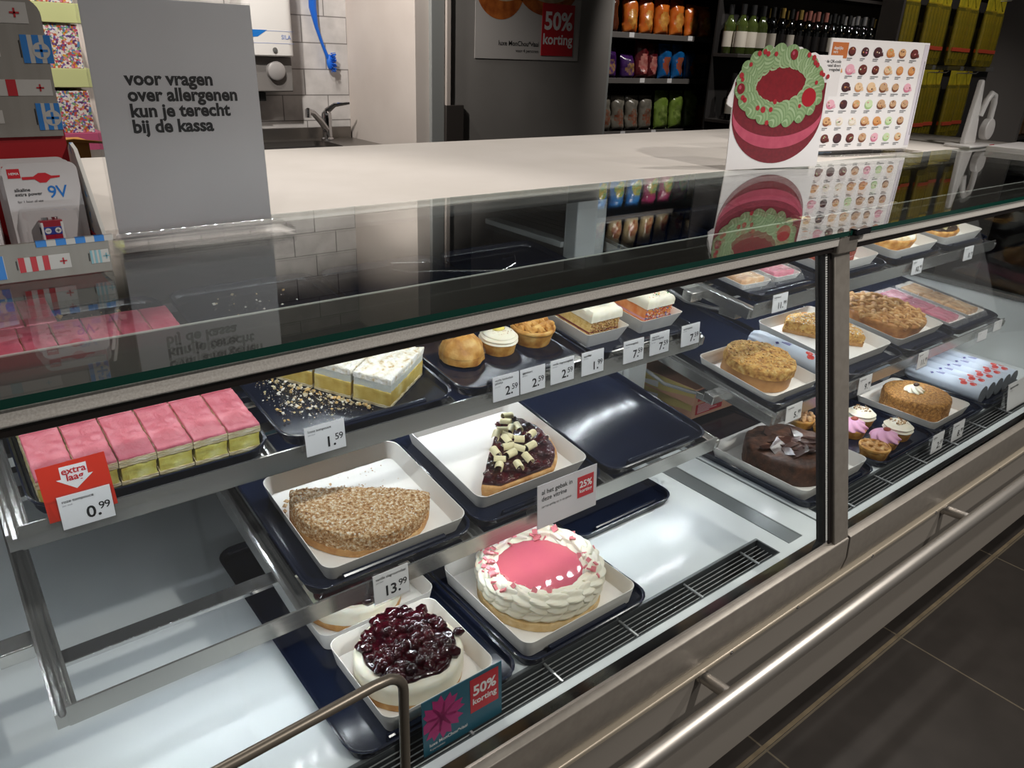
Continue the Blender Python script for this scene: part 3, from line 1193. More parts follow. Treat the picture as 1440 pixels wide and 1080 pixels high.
# discount card on the lower rack
t = thing('discount_card', 'grey white card with small red discount square on the lower left rack', 'sign', (0.748, 0.837, 0.773), 0.0, -0.08)
b = MB()
b.box(0, 0.142, -0.0006, 0.0006, 0, 0.086)
b.build('card_sheet', mat('pale_grey_card', C('#d5cfd2'), 0.45), t)
b = MB()
put_text(b, 'al het gebak in\ndeze vitrine', 0.0125, 0.009, 0.066, -0.0009, 'LEFT', 0.012, 0, 1.0, 1.05)
put_text(b, 'op=op geldig op is op gebak', 0.0062, 0.009, 0.040, -0.0009, 'LEFT', 0.0, 0)
b.build('card_lettering', M['ink'], t, recalc=False)
b = MB()
b.box(0.094, 0.134, -0.0012, -0.0006, 0.030, 0.072)
o = b.build('discount_block', M['red_print'], t)
b = MB()
put_text(b, '25%', 0.0185, 0.114, 0.050, -0.0015, 'CENTER', 0.025)
put_text(b, 'korting', 0.0105, 0.114, 0.0395, -0.0015, 'CENTER', 0.02)
b.build('discount_lettering', M['white_print'], o, recalc=False)
b = MB()
b.box(-0.022, 0.012, 0.002, 0.004, 0.018, 0.066)
b.build('clear_holder', M['acrylic'], t)

# discount card by the cherry cheesecake
t = thing('discount_card', 'teal card with magenta flower and red discount block by the floor grille', 'sign', (0.404, 0.664, 0.6195), 0.0, -0.06)
t.scale = (0.945, 1, 0.945)
b = MB()
b.box(0, 0.147, -0.0007, 0.0007, 0, 0.104)
b.build('card_sheet', M['teal_print'], t)
b = MB()
fx, fz = 0.034, 0.060
for k in range(8):
    a = 2 * PI * k / 8 + 0.2
    c, s = math.cos(a), math.sin(a)
    def q(u, w):
        return (max(0.001, fx + c * u - s * w), -0.0010, min(0.1035, fz + s * u + c * w))
    b.f([b.v(q(*p)) for p in ((0.0, -0.004), (0.022, -0.011), (0.041, -0.008), (0.034, 0.0), (0.041, 0.008), (0.022, 0.011), (0.0, 0.004))])
b.build('flower_print', M['magenta_print'], t, recalc=False)
b = MB()
b.box(0.086, 0.140, -0.0013, -0.0007, 0.034, 0.098)
o = b.build('discount_block', M['red_print'], t)
b = MB()
put_text(b, '50%', 0.0265, 0.113, 0.066, -0.0016, 'CENTER', 0.03)
put_text(b, 'korting', 0.016, 0.113, 0.049, -0.0016, 'CENTER', 0.025)
b.build('discount_lettering', M['white_print'], o, recalc=False)
b = MB()
put_text(b, 'luxe MonChou*vlaai', 0.0085, 0.010, 0.014, -0.0010, 'LEFT', 0.012)
put_text(b, '4 personen', 0.006, 0.010, 0.006, -0.0010, 'LEFT', 0.0)
b.build('card_lettering', M['white_print'], t, recalc=False)

# ------------------------------------------------------------------ pastries


def circle(r, n=96, cx=0.0, cy=0.0, wob=0.0, seed=0):
    out = []
    for i in range(n):
        a = 2 * PI * i / n
        q = r * (1 + wob * noise.noise(Vector((math.cos(a) * 1.5, math.sin(a) * 1.5, seed * 2.7))))
        out.append((cx + q * math.cos(a), cy + q * math.sin(a)))
    return out


def half(r, a, bulge=0.0, n=60, m=36, seed=0, wob=0.0):
    """half disc: arc from angle a to a+180 degrees, then the cut edge"""
    out = []
    for i in range(n + 1):
        t = a + PI * i / n
        out.append((r * math.cos(t), r * math.sin(t)))
    p, q = Vector(out[-1]), Vector(out[0])
    nrm = Vector((-(math.sin(a + PI / 2)), math.cos(a + PI / 2)))
    nrm = Vector((-math.cos(a + PI / 2), -math.sin(a + PI / 2)))
    for i in range(1, m):
        s = i / m
        k = p.lerp(q, s)
        off = bulge * math.sin(PI * s) + wob * noise.noise(Vector((s * 9, seed, 0.3)))
        k = k + nrm * off
        out.append((k.x, k.y))
    return out


def rect_outline(w, d, step=0.005, jit=0.0, seed=0):
    pts = []
    c = [(-w / 2, -d / 2), (w / 2, -d / 2), (w / 2, d / 2), (-w / 2, d / 2)]
    for k in range(4):
        p, q = Vector(c[k]), Vector(c[(k + 1) % 4])
        n = max(2, int((q - p).length / step))
        for i in range(n):
            v = p.lerp(q, i / n)
            if jit:
                o = Vector((v.x * 300, v.y * 300, seed))
                v = v + Vector((noise.noise(o), noise.noise(o + Vector((7, 3, 1))))) * jit
            pts.append((v.x, v.y))
    return pts


def cake(mb, outline, h, z0=0.0, er=0.005, side=5, rings=9, amp=0.0, atop=None, fr=70, seed=0, mi_side=0, mi_top=0, taper=0.0, dome=0.0, cap0=True):
    """a rounded slab over a star-shaped outline, roughened by noise"""
    n = len(outline)
    cx = sum(p[0] for p in outline) / n
    cy = sum(p[1] for p in outline) / n
    atop = amp if atop is None else atop
    lv = []
    for k in range(side + 1):
        t = k / side
        lv.append((1 - taper * (1 - t), z0 + t * (h - er), 0.0, mi_side))
    for k in range(1, 4):
        a = PI / 2 * k / 3
        lv.append((1.0, z0 + h - er + er * math.sin(a), er * (1 - math.cos(a)), mi_side if k < 2 else mi_top))
    for k in range(1, rings):
        t = 1 - k / rings
        lv.append((t, z0 + h + dome * (1 - t * t), er, mi_top))
    sd = Vector((seed * 13.7, seed * 5.1, seed * 3.3))
    R, mis = [], []
    for (sc, z, ins, mi) in lv:
        ring = []
        for (x, y) in outline:
            dx, dy = x - cx, y - cy
            L = math.hypot(dx, dy) or 1e-6
            q = sc * (1 - ins / L)
            p = Vector((cx + dx * q, cy + dy * q, z))
            if amp or atop:
                nv = noise.noise(p * fr + sd) + 0.5 * noise.noise(p * fr * 2.3 + sd)
                if sc > 0.999 - taper and ins < er * 0.9:
                    p += Vector((dx / L, dy / L, 0)) * nv * amp
                if z > z0 + h - er * 1.01:
                    p.z += nv * atop
            ring.append(mb.v(p))
        R.append(ring)
        mis.append(mi)
    for k in range(len(R) - 1):
        for i in range(n):
            j = (i + 1) % n
            mb.f([R[k][i], R[k][j], R[k + 1][j], R[k + 1][i]], mis[k + 1], True)
    c = mb.v((cx, cy, z0 + h + dome + atop * noise.noise(Vector((cx, cy, z0 + h)) * fr + sd)))
    for i in range(n):
        mb.f([R[-1][i], R[-1][(i + 1) % n], c], mi_top, True)
    if cap0:
        mb.f(list(reversed(R[0])), mi_side)
    return mb


def inside(poly, x, y):
    c = False
    n = len(poly)
    for i in range(n):
        x1, y1 = poly[i]
        x2, y2 = poly[i - 1]
        if (y1 > y) != (y2 > y) and x < (x2 - x1) * (y - y1) / (y2 - y1) + x1:
            c = not c
    return c


def strew(mb, outline, z, n, r0, r1, rnd, mis=(0,), shrink=1.0, dome=0.0, flat=0.6):
    xs = [p[0] for p in outline]
    ys = [p[1] for p in outline]
    k = 0
    R = max(max(map(abs, xs)), 1e-6)
    for _ in range(n * 30):
        if k >= n:
            break
        x, y = rnd.uniform(min(xs), max(xs)), rnd.uniform(min(ys), max(ys))
        if inside(outline, x / shrink, y / shrink):
            zz = z + dome * (1 - min(1, (x * x + y * y) / (R * R)))
            mb.chip((x, y, zz + rnd.uniform(-.3, .5) * r0), rnd.uniform(r0, r1), rnd, rnd.choice(mis), flat)
            k += 1


def strew_side(mb, outline, z0, z1, n, r0, r1, rnd, mis=(0,)):
    m = len(outline)
    for k in range(n):
        i = rnd.randrange(m)
        p, q = Vector(outline[i]), Vector(outline[(i + 1) % m])
        v = p.lerp(q, rnd.random())
        mb.chip((v.x, v.y, rnd.uniform(z0, z1)), rnd.uniform(r0, r1), rnd, rnd.choice(mis))


def rosette(mb, c, r, h, ridges=8, twist=2.6, mi=0, n=40, nz=9, amp=0.16, prof=None):
    rings = []
    for k in range(nz + 1):
        t = k / nz
        rad = r * (math.cos(t * PI / 2) ** 0.7 if prof is None else prof(t)) + 0.0003
        ring = []
        for i in range(n):
            a = 2 * PI * i / n
            q = rad * (1 + amp * math.cos(ridges * a + twist * t * 3))
            ring.append((c[0] + q * math.cos(a), c[1] + q * math.sin(a), c[2] + h * t))
        rings.append(ring)
    return mb.loft(rings, True, True, mi)


def curl_mesh(mb, L=0.022, r=0.0088, turns=0.60, th=0.0010, n=18):
    a_, b_ = [], []
    for k in range(n + 1):
        a = 2 * PI * turns * k / n
        q = r * (1 - 0.30 * k / n)
        a_.append((q * math.cos(a), q * math.sin(a)))
        b_.append(((q - th) * math.cos(a), (q - th) * math.sin(a)))
    loop = a_ + b_[::-1]
    mb.prism([(-L / 2, y, z + r * 0.6) for y, z in loop], (L, 0, 0), smooth=True)
    return mb


F = {}
F['pink'] = mat('pink_icing', C('#c85c74'), 0.36, cols=[(0.30, C('#c25868')), (0.5, C('#cf6c7c')), (0.66, C('#d88490')), (0.78, C('#e4aca6'))], scale=32, bump=0.9, bscale=70, dist=0.004, stretch=(1, .6, 1))
F['puff'] = mat('flaky_pastry', C('#d9c79f'), 0.7, cols=[(0.3, C('#a98a58')), (0.5, C('#d8c79c')), (0.7, C('#efe6cf'))], scale=70, stretch=(1, 1, 6), bump=0.8, bscale=120)
F['custard'] = mat('yellow_custard', C('#dcd06a'), 0.4, cols=[(0.3, C('#c9b44a')), (0.55, C('#e2d878')), (0.75, C('#efe9a8'))], scale=60, bump=0.4, bscale=90, sss=0.15)
F['custard2'] = mat('deep_yellow_custard', C('#d2b860'), 0.4, cols=[(0.3, C('#bd9c48')), (0.55, C('#d4bb68')), (0.78, C('#e4d7a0'))], scale=50, bump=0.3, bscale=80, sss=0.15)
F['cream'] = mat('whipped_cream', C('#e9e2cd'), 0.45, col2=C('#efe9d8'), scale=30, bump=0.1, bscale=80, sss=0.2)
F['grey_cream'] = mat('pale_cream_layer', C('#d6d6c6'), 0.45, col2=C('#cfd3cf'), scale=60, bump=0.4, bscale=90)
F['sugar'] = mat('powdered_sugar_pastry', C('#f3efe6'), 0.75, cols=[(0.32, C('#c9ab78')), (0.42, C('#ece4d2')), (0.6, C('#faf8f4'))], scale=90, bump=0.9, bscale=160)
F['golden'] = mat('golden_crust', C('#c58f45'), 0.5, cols=[(0.3, C('#9a5f22')), (0.5, C('#c48c40')), (0.7, C('#dcb26a'))], scale=45, bump=0.6, bscale=70)
F['pale_biscuit'] = mat('pale_biscuit', C('#d6b988'), 0.65, cols=[(0.3, C('#bf9c66')), (0.55, C('#d6b988')), (0.75, C('#e6d2ac'))], scale=60, bump=0.6, bscale=150)
F['tan'] = mat('tan_tart_crust', C('#c6934f'), 0.6, cols=[(0.3, C('#a9713a')), (0.55, C('#c8975a')), (0.75, C('#dcb681'))], scale=50, bump=0.5, bscale=140)
F['nut'] = mat('nut_coating', C('#a5794a'), 0.75, cols=[(0.30, C('#7a4d22')), (0.43, C('#b08250')), (0.55, C('#cfae82')), (0.68, C('#eadcc4'))], scale=190, detail=2, bump=1.0, bscale=240, dist=0.004)
F['nut_a'] = mat('nut_piece_brown', C('#a8763f'), 0.7)
F['nut_b'] = mat('nut_piece_pale', C('#d3b184'), 0.7)
F['nut_c'] = mat('sugar_grain', C('#f2ebdf'), 0.8)
F['cherry'] = mat('glazed_cherry', C('#1f040a'), 0.10, col2=C('#3d0812'), scale=40, spec=0.6, coat=0.5)
F['jelly'] = mat('red_jelly', C('#4d0915'), 0.10, col2=C('#220409'), scale=35, coat=0.5, bump=0.6, bscale=90, dist=.005)
F['glaze'] = mat('pink_glaze', C('#cb6672'), 0.06, col2=C('#c45f70'), scale=15, coat=0.6, bump=0.3, bscale=16, dist=.004)
F['pinkbit'] = mat('pink_chocolate_bit', C('#dd7f86'), 0.35)
F['choc_white'] = mat('white_chocolate', C('#efe3b4'), 0.4)
F['choc'] = mat('dark_chocolate', C('#2c1710'), 0.3, col2=C('#3a2118'), scale=30, bump=0.3, bscale=60)
F['choc_crumb'] = mat('chocolate_crumb', C('#3a2216'), 0.6, cols=[(0.3, C('#24130b')), (0.6, C('#4a2c1c')), (0.8, C('#6a432c'))], scale=55, bump=0.7, bscale=90)
F['crumble'] = mat('yellow_crumble', C('#cf9f50'), 0.7, cols=[(0.3, C('#8a5520')), (0.45, C('#c08a40')), (0.58, C('#d6a858')), (0.74, C('#e6c888'))], scale=80, bump=1.0, bscale=110, dist=0.004)
F['crumble_b'] = mat('crumble_lump', C('#dcb676'), 0.7)
F['crumble_c'] = mat('brown_crumble_lump', C('#8d6230'), 0.7)
F['mocha'] = mat('brown_cake_crumb', C('#9c6a2e'), 0.75, cols=[(0.3, C('#6d431a')), (0.5, C('#9c6b30')), (0.7, C('#c2924f'))], scale=130, bump=0.9, bscale=200)
F['redcake'] = mat('red_sponge', C('#8e3a26'), 0.7, col2=C('#7a2d1e'), scale=60, bump=0.4, bscale=110)
F['sponge'] = mat('yellow_sponge', C('#e3c684'), 0.75, col2=C('#d2ad62'), scale=120, bump=0.7, bscale=180)
F['jam'] = mat('red_jam', C('#7a2a2c'), 0.35)
F['meringue'] = mat('toasted_meringue', C('#eee1c4'), 0.5, cols=[(0.34, C('#c28a45')), (0.48, C('#ecd6a8')), (0.62, C('#f4efe2'))], scale=22, bump=0.4, bscale=50)
F['orange'] = mat('orange_cake_layer', C('#d97c3a'), 0.5, col2=C('#e8a26a'), scale=50, bump=0.4, bscale=80)
F['pinkcream'] = mat('pink_cream', C('#d99bab'), 0.45, col2=C('#e3adb9'), scale=25, sss=0.15)
F['spr'] = [mat('sprinkle_' + n, C(c), 0.4) for n, c in (('blue', '#3a74b8'), ('yellow', '#e6b53a'), ('red', '#c8434a'), ('white', '#efeae0'), ('green', '#5fa05a'), ('orange', '#dc7a34'))]

# --- pink iced custard slices
proto = []
for sd in (1, 2):
    t = thing('tompouce_slice', 'x', 'pastry')
    w, dpt = 0.0450, 0.1080
    o1 = rect_outline(w, dpt, 0.006, 0.0008, sd)
    b = MB()
    cake(b, o1, 0.005, 0.0, 0.001, 1, 3, 0.0006, 0.0002, 120, sd)
    b.build('pastry_base', F['puff'], t)
    b = MB()
    cake(b, rect_outline(w - .0030, dpt - .0030, 0.004, 0.0016, sd + 3), 0.023, 0.005, 0.002, 5, 2, 0.0020, 0.0, 140, sd + 1)
    b.build('custard_layer', F['custard'], t)
    b = MB()
    cake(b, o1, 0.0105, 0.0272, 0.001, 3, 3, 0.0008, 0.0, 200, sd + 2)
    b.build('pastry_lid', F['puff'], t)
    b = MB()
    cake(b, rect_outline(w - .0006, dpt - .0006, 0.005, 0.0006, sd + 7), 0.0042, 0.0372, 0.0022, 2, 9, 0.0003, 0.0013, 70, sd + 5)
    b.build('pink_icing', F['pink'], t)
    proto.append(t)
rows = [1.0190, 1.1290, 1.2390, 1.3490]
spots = [(0.0675 + 0.0464 * c, y, 0) for y in rows for c in range(6)] + [(0.0830, 1.4580, 0), (0.1294, 1.4580, 0)]
for i, (x, y, r) in enumerate(spots):
    pr = proto[i % 2]
    loc = at('U', x, y, 0.0006)
    if i < 6:
        lab, g = 'pink iced custard slice in the front row of the cut block', 'front row of pink iced slices'
    elif i < 12:
        lab, g = 'pink iced custard slice in the second row, half hidden by the frame', 'second row of pink iced slices'
    elif i < 24:
        lab, g = 'pink iced custard slice in the rear rows seen through the top glass', 'rear rows of pink iced slices'
    else:
        lab, g = 'pink iced custard slice jutting out alone at the back of the tray', 'last pink iced slices at the back'
    if i < 2:
        pr.location = loc
        pr.rotation_euler = (tilt('U'), 0, 0)
        tag(pr, lab, 'pastry', g)
    else:
        dup(pr, loc, 0, lab, g, tilt('U'))

# --- sugared custard slices
t0 = None
ux, uy = 0.82, 0.572
for k in range(3):
    cx = 0.536 + ux * 0.065 - uy * (0.035 + 0.070 * k)
    cy = 0.969 + uy * 0.065 + ux * (0.035 + 0.070 * k)
    lab = ['sugar dusted custard slice at the front corner of its block', 'sugar dusted custard slice in the middle of its block', 'sugar dusted custard slice at the back of its block'][k]
    loc = at('U', cx, cy, 0.0006)
    if t0 is None:
        t0 = thing('custard_slice', lab, 'pastry', loc, math.radians(35), tilt('U'), 'sugared custard slices')
        w, dpt = 0.130, 0.0665
        b = MB()
        cake(b, rect_outline(w, dpt, .005, .001, 3), 0.005, 0, .001, 1, 3, .0006, 0, 150, 3)
        b.build('pastry_base', F['puff'], t0)
        b = MB()
        cake(b, rect_outline(w - .001, dpt - .001, .005, .0014, 4), 0.025, 0.005, .002, 4, 2, .0012, 0, 120, 4)
        b.build('custard_layer', F['custard2'], t0)
        b = MB()
        cake(b, rect_outline(w - .003, dpt - .0015, .005, .0012, 5), 0.014, 0.0295, .002, 4, 2, .0012, 0, 120, 5)
        b.build('cream_layer', F['grey_cream'], t0)
        b = MB()
        cake(b, rect_outline(w, dpt, .004, .0012, 6), 0.011, 0.043, .003, 3, 12, .0016, .0034, 95, 6)
        b.build('sugared_lid', F['sugar'], t0)
    else:
        dup(t0, loc, None, lab)

# crumbs left on the trays
rnd = random.Random(11)
b = MB()


def crumb_patch(x0, x1, y0, y1, n, r0, r1, pl='U', keep=None, dz=0.001):
    k = 0
    for _ in range(n * 30):
        if k >= n:
            break
        x, y = rnd.gauss((x0 + x1) / 2, (x1 - x0) / 3.2), rnd.gauss((y0 + y1) / 2, (y1 - y0) / 3.2)
        if not (x0 < x < x1 and y0 < y < y1) or (keep and not keep(x, y)):
            continue
        r = r0 + (r1 - r0) * rnd.random() ** 3
        b.chip((x, y, zon(pl, y) + dz + r * 0.8), r, rnd, rnd.choice((0, 0, 1, 2)))
        k += 1


offb = lambda x, y: (x - 0.536) * -uy + (y - 0.969) * ux > 0.225 or (x - 0.536) * ux + (y - 0.969) * uy < -0.007 or (x - 0.536) * ux + (y - 0.969) * uy > 0.139
crumb_patch(0.375, 0.53, 1.0, 1.22, 330, 0.0008, 0.0055, keep=offb)
crumb_patch(0.37, 0.56, 0.99, 1.1, 90, 0.0008, 0.004, keep=offb)
crumb_patch(0.375, 0.56, 0.975, 1.25, 520, 0.0004, 0.0014, keep=offb)
crumb_patch(0.40, 0.60, 1.20, 1.5, 110, 0.0008, 0.006, keep=offb)
crumb_patch(0.62, 0.645, 0.985, 1.03, 26, 0.002, 0.008, keep=offb)
for k in range(60):
    s = rnd.random()
    x = 0.536 - uy * s * 0.18 - ux * 0.011 + rnd.uniform(-.004, .002)
    y = 0.969 + ux * s * 0.18 - uy * 0.011 + rnd.uniform(-.004, .002)
    if x > 0.37 and y > 0.985:
        r = rnd.uniform(.002, .006)
        b.chip((x, y, zon('U', y) + r * .85), r, rnd, rnd.choice((1, 2)))
o = b.build('pastry_crumbs', [F['nut_c'], F['crumble_b'], F['puff']], None)
tag(o, 'pale pastry crumbs strewn over the tray of sugared slices', 'crumbs', kind='stuff')
b = MB()
crumb_patch(0.18, 0.31, 1.43, 1.50, 70, 0.0008, 0.005)
for x, y in ((0.20, 1.43), (0.235, 1.44), (0.27, 1.425), (0.165, 1.49), (0.155, 1.425)):
    b.chip((x, y, zon('U', y) + .010), rnd.uniform(.007, .011), rnd, 1)
o = b.build('icing_crumbs', [F['nut_c'], F['crumble_b'], F['puff']], None)
tag(o, 'crumbs on the bare tray behind the pink iced slices', 'crumbs', kind='stuff')

# --- small pies
t = thing('apple_dumpling', 'golden domed apple dumpling in a clear cup, leftmost of the small pies', 'pastry', at('U', 0.738, 1.066, 0.0006), 0.4, tilt('U'))
b = MB()
rings = []
for k in range(15):
    a = PI / 2 * k / 14
    rr, zz = 0.0415 * math.cos(a) ** 0.75 + 0.0002, 0.004 + 0.048 * math.sin(a) ** 0.9
    ring = []
    for i in range(48):
        c = 2 * PI * i / 48
        p = Vector((rr * math.cos(c), rr * math.sin(c), zz))
        q = noise.noise(p * 45) * 0.0040 + noise.noise(p * 110) * .0018
        fold = 0.0014 * math.sin(4 * c + 2) * math.sin(2 * a)
        ring.append(p * (1 + (q + fold) / 0.05))
    rings.append(ring)
b.loft(rings)
b.build('pastry_dome', F['golden'], t)
b = MB()
b.lathe([(0.030, 0.0), (0.0425, 0.018), (0.0435, 0.019), (0.0418, 0.018), (0.0295, 0.001)], 40)
b.build('clear_cup', M['film'], t)

t = thing('cream_tartlet', 'round tartlet topped with white cream and a yellow centre', 'pastry', at('U', 0.8235, 1.068, 0.0006), 0, tilt('U'))
b = MB()
cake(b, circle(0.036, 64), 0.026, 0, .003, 4, 6, .0006, .0006, 90, 2, taper=0.10)
b.build('tart_crust', F['golden'], t)
b = MB()
rosette(b, (0, 0, 0.022), 0.036, 0.020, 5, 2.2, 0, 64, 14, 0.012, lambda u: (1 - u ** 3.0) ** 0.5 * (1 + 0.045 * math.sin(u * 20)))
b.build('cream_top', F['cream'], t)
b = MB()
strew(b, circle(0.028, 40), 0.0425, 70, .0006, .0014, rnd, (0, 1))
b.build('crumb_topping', [F['nut_a'], F['nut_b']], t)
b = MB()
b.ball((0.0, 0.004, 0.043), 0.012, 16, 8, 0, (1.1, 0.9, 0.35))
b.build('custard_centre', mat('yellow_pudding', C('#e3cf62'), 0.3), t)

t = thing('baked_apple_pie', 'small brown apple pie with folded crust lid, rightmost of the small pies', 'pastry', at('U', 0.9095, 1.072, 0.0006), 0, tilt('U'))
b = MB()
cake(b, circle(0.0425, 72), 0.030, 0, .004, 5, 6, .0007, .0009, 80, 6, taper=0.13)
b.build('pie_shell', F['golden'], t)
b = MB()
rings = []
for k in range(13):
    a = 2 * PI * k / 12
    rings.append((0.0415 + 0.0042 * math.cos(a), 0.030 + 0.005 * math.sin(a)))
n = 60
R = []
for (r, z) in rings[:-1]:
    R.append([b.v(Vector((r * math.cos(2 * PI * i / n), r * math.sin(2 * PI * i / n), z)) * (1 + .03 * noise.noise(Vector((math.cos(2 * PI * i / n) * 5, math.sin(2 * PI * i / n) * 5, z * 30))))) for i in range(n)])
for k in range(len(R)):
    for i in range(n):
        b.f([R[k][i], R[k][(i + 1) % n], R[(k + 1) % len(R)][(i + 1) % n], R[(k + 1) % len(R)][i]], 0, True)
b.build('rolled_rim', F['golden'], t)
b = MB()
for k, (a, off) in enumerate(((0.2, -0.02), (0.2, 0.0), (0.2, 0.02), (1.5, -0.018), (1.5, 0.004), (1.5, 0.024))):
    hl = math.sqrt(max(0.0001, 0.040 ** 2 - off ** 2))
    pts = []
    for i in range(9):
        s = -1 + 2 * i / 8
        u, w = s * hl, off
        pts.append((u * math.cos(a) - w * math.sin(a), u * math.sin(a) + w * math.cos(a), 0.0315 + 0.004 * math.cos(s * 1.4) + 0.002 * ((i + k) % 2)))
    b.tube(pts, 0.0072, 8)
b.build('lid_strips', F['golden'], t)
t = thing('flat_tartlet', 'plain flat tartlet half hidden behind the golden dumpling', 'pastry', at('U', 0.733, 1.178, 0.0006), 0, tilt('U'))
b = MB()
cake(b, circle(0.038, 60), 0.024, 0, .004, 4, 6, .0006, .001, 80, 8, taper=0.1)
b.build('tart_crust', F['golden'], t)
b = MB()
cake(b, circle(0.033, 60), 0.004, 0.0225, .002, 2, 6, .0003, .0008, 90, 9)
b.build('apple_filling', F['tan'], t)

# --- boxed cream slices
for (x0, x1, y1, lab, kind) in ((0.977, 1.092, 1.19, 'white card box under the striped cream slice', 0), (1.130, 1.256, 1.19, 'white card box under the sprinkled cream slice', 1)):
    card_box('U', x0, x1, 0.984, y1, 0.034, lab, flare=0.012, r=0.006)
    cx = (x0 + x1) / 2
    t = thing('cream_slice', ['boxed cream slice with nut crumb end and chocolate stripes on white cream', 'boxed cream slice with orange layers and coloured sprinkles'][kind], 'pastry', at('U', cx, 1.082, 0.0030), 0, tilt('U'))
    w, dp = 0.080, 0.165
    b = MB()
    zs = [0.0, 0.023, 0.028, 0.052]
    cols = [F['sponge'], F['jam'], F['sponge']] if kind == 0 else [F['orange'], F['pinkcream'], F['orange']]
    for k in range(3):
        cake(b, rect_outline(w - .002 * (k == 1), dp - .002, .006, .0008, k), zs[k + 1] - zs[k], zs[k], .001, 3, 3, .0008, 0, 120, k, k, k)
    b.build('cake_layers', cols, t)
    b = MB()
    cake(b, rect_outline(w + .004, 0.078, .004, .001, 9), 0.022, 0.049, .010, 4, 12, .0012, .0034, 45, 9 + kind)
    o = b.build('whipped_top', F['cream'], t)
    o.location = (0, -0.047, 0)
    b = MB()
    for y in (0.035, 0.062):
        b.ball((0.0, y, 0.055), 0.022, 16, 9, 0, (1.4, 0.75, 0.6), 0.15, 3)
    b.build('rear_cream', F['cream'], t)
    b = MB()
    rr = random.Random(5 + kind)
    if kind == 0:
        for k in range(420):
            b.chip((rr.uniform(-.039, .039), -dp / 2 - rr.uniform(0, .0015), rr.uniform(.002, .051)), rr.uniform(.0012, .003), rr, rr.choice((0, 0, 1)))
        b.build('nut_end', [F['nut_a'], F['nut_b']], t)
        b = MB()
        for k in range(7):
            f = 1 - k / 7.5
            b.box(-.030 + .0085 * k, -.030 + .0085 * k + .0042, -0.060, -0.060 + 0.045 * f, 0.0712, 0.0742)
        b.build('chocolate_stripes', F['choc'], t)
    else:
        for k in range(360):
            b.chip((rr.uniform(-.039, .039), -dp / 2 - rr.uniform(0, .0015), rr.uniform(.002, .051)), rr.uniform(.0012, .003), rr, rr.choice((0, 1, 2, 3, 5, 5)))
        for k in range(120):
            b.chip((rr.uniform(-.036, .036), rr.uniform(-.080, -.014), 0.0718), rr.uniform(.001, .0024), rr, rr.choice((0, 1, 2, 3, 4, 5)))
        b.build('sprinkle_coat', F['spr'], t)

# --- half nut cake
card_box('M', 0.364, 0.622, 0.872, 1.125, 0.033, 'white card box under the half nut cake', flare=0.009)
t = thing('nut_cake', 'half of a round nut cake dusted with sugar in a white box', 'cake', at('M', 0.491, 1.004, 0.0032), 0, tilt('M'))
a0 = math.radians(150)
hl = half(0.1165, a0, 0.012, 70, 44, 3, 0.004)
b = MB()
cake(b, hl, 0.013, 0, .002, 3, 4, .0006, 0, 90, 1)
b.build('biscuit_base', F['tan'], t)
b = MB()
cake(b, [(x * 0.99, y * 0.99) for x, y in hl], 0.031, 0.012, .009, 5, 14, .0022, .0022, 110, 2)
o = b.build('nut_crust', F['nut'], t)
b = MB()
rr = random.Random(8)
strew(b, hl, 0.0425, 1300, .0010, .0023, rr, (0, 0, 1, 1, 2, 2), 0.95)
strew_side(b, [(x * 0.985, y * 0.985) for x, y in hl], 0.012, 0.040, 900, .0011, .0025, rr, (0, 0, 0, 1))
b.build('nut_pieces', [F['nut_a'], F['nut_b'], F['nut_c']], o)
b = MB()
rnd = random.Random(21)
for k in range(45):
    x, y = rnd.uniform(0.44, 0.59), rnd.uniform(1.03, 1.10)
    b.chip((x, y, zon('M', y) + .0045), rnd.uniform(.0006, .002), rnd, rnd.choice((0, 1)))
for x, y, r in ((0.475, 1.085, .005), (0.385, 1.068, .007), (0.392, 1.078, .006), (0.402, 1.072, .005), (0.379, 1.055, .006), (0.548, 1.000, .006), (0.557, 0.996, .005)):
    b.chip((x, y, zon('M', y) + .0075), r, rnd, 1)
o = b.build('nut_crumbs', [F['nut_a'], F['nut_b']], None)
tag(o, 'nut crumbs on the card behind the half nut cake', 'crumbs', kind='stuff')

# --- half cherry tart with white chocolate curls
card_box('M', 0.662, 0.922, 0.896, 1.157, 0.033, 'white card box under the half cherry tart', flare=0.010)
t = thing('cherry_tart', 'half cherry tart with white chocolate curls in a white box', 'cake', at('M', 0.781, 1.0185, 0.0034), 0, tilt('M'))
a0 = math.atan2(0.907 - 1.086, 0.684 - 0.870)
h2 = [(x, max(y, -.1085)) for x, y in half(0.125, a0, 0.004, 64, 30, 5)]
b = MB()
cake(b, h2, 0.024, 0, .004, 4, 4, .0006, 0, 90, 4, taper=0.04)
b.build('tart_crust', F['tan'], t)
b = MB()
h3 = [(x * 0.955, y * 0.955) for x, y in h2]
cake(b, h3, 0.010, 0.020, .004, 3, 12, .0012, .0035, 75, 7)
rr = random.Random(9)
k = 0
for _ in range(4000):
    if k >= 70:
        break
    x, y = rr.uniform(-.12, .12), rr.uniform(-.12, .12)
    if inside([(p * .93, q * .93) for p, q in h3], x, y):
        b.ball((x, y, 0.0325), rr.uniform(.005, .009), 10, 7, 0, (1, .8, .65), .35, k)
        k += 1
jt = b.build('cherry_filling', F['jelly'], t)
b = MB()
curl_mesh(b)
cur = b.build('chocolate_curl', F['choc_white'], t)
cl = [(-.045, -.075), (-.03, -.058), (-.02, -.035), (.0, -.052), (.012, -.03), (.024, -.045), (.02, -.012), (.03, .0), (.042, -.018), (.035, .02), (.05, .012), (.058, .038),
      (.068, .012), (.012, .01), (.072, .055), (.05, -.05), (.02, -.078), (-.01, -.09), (.075, -.02)]
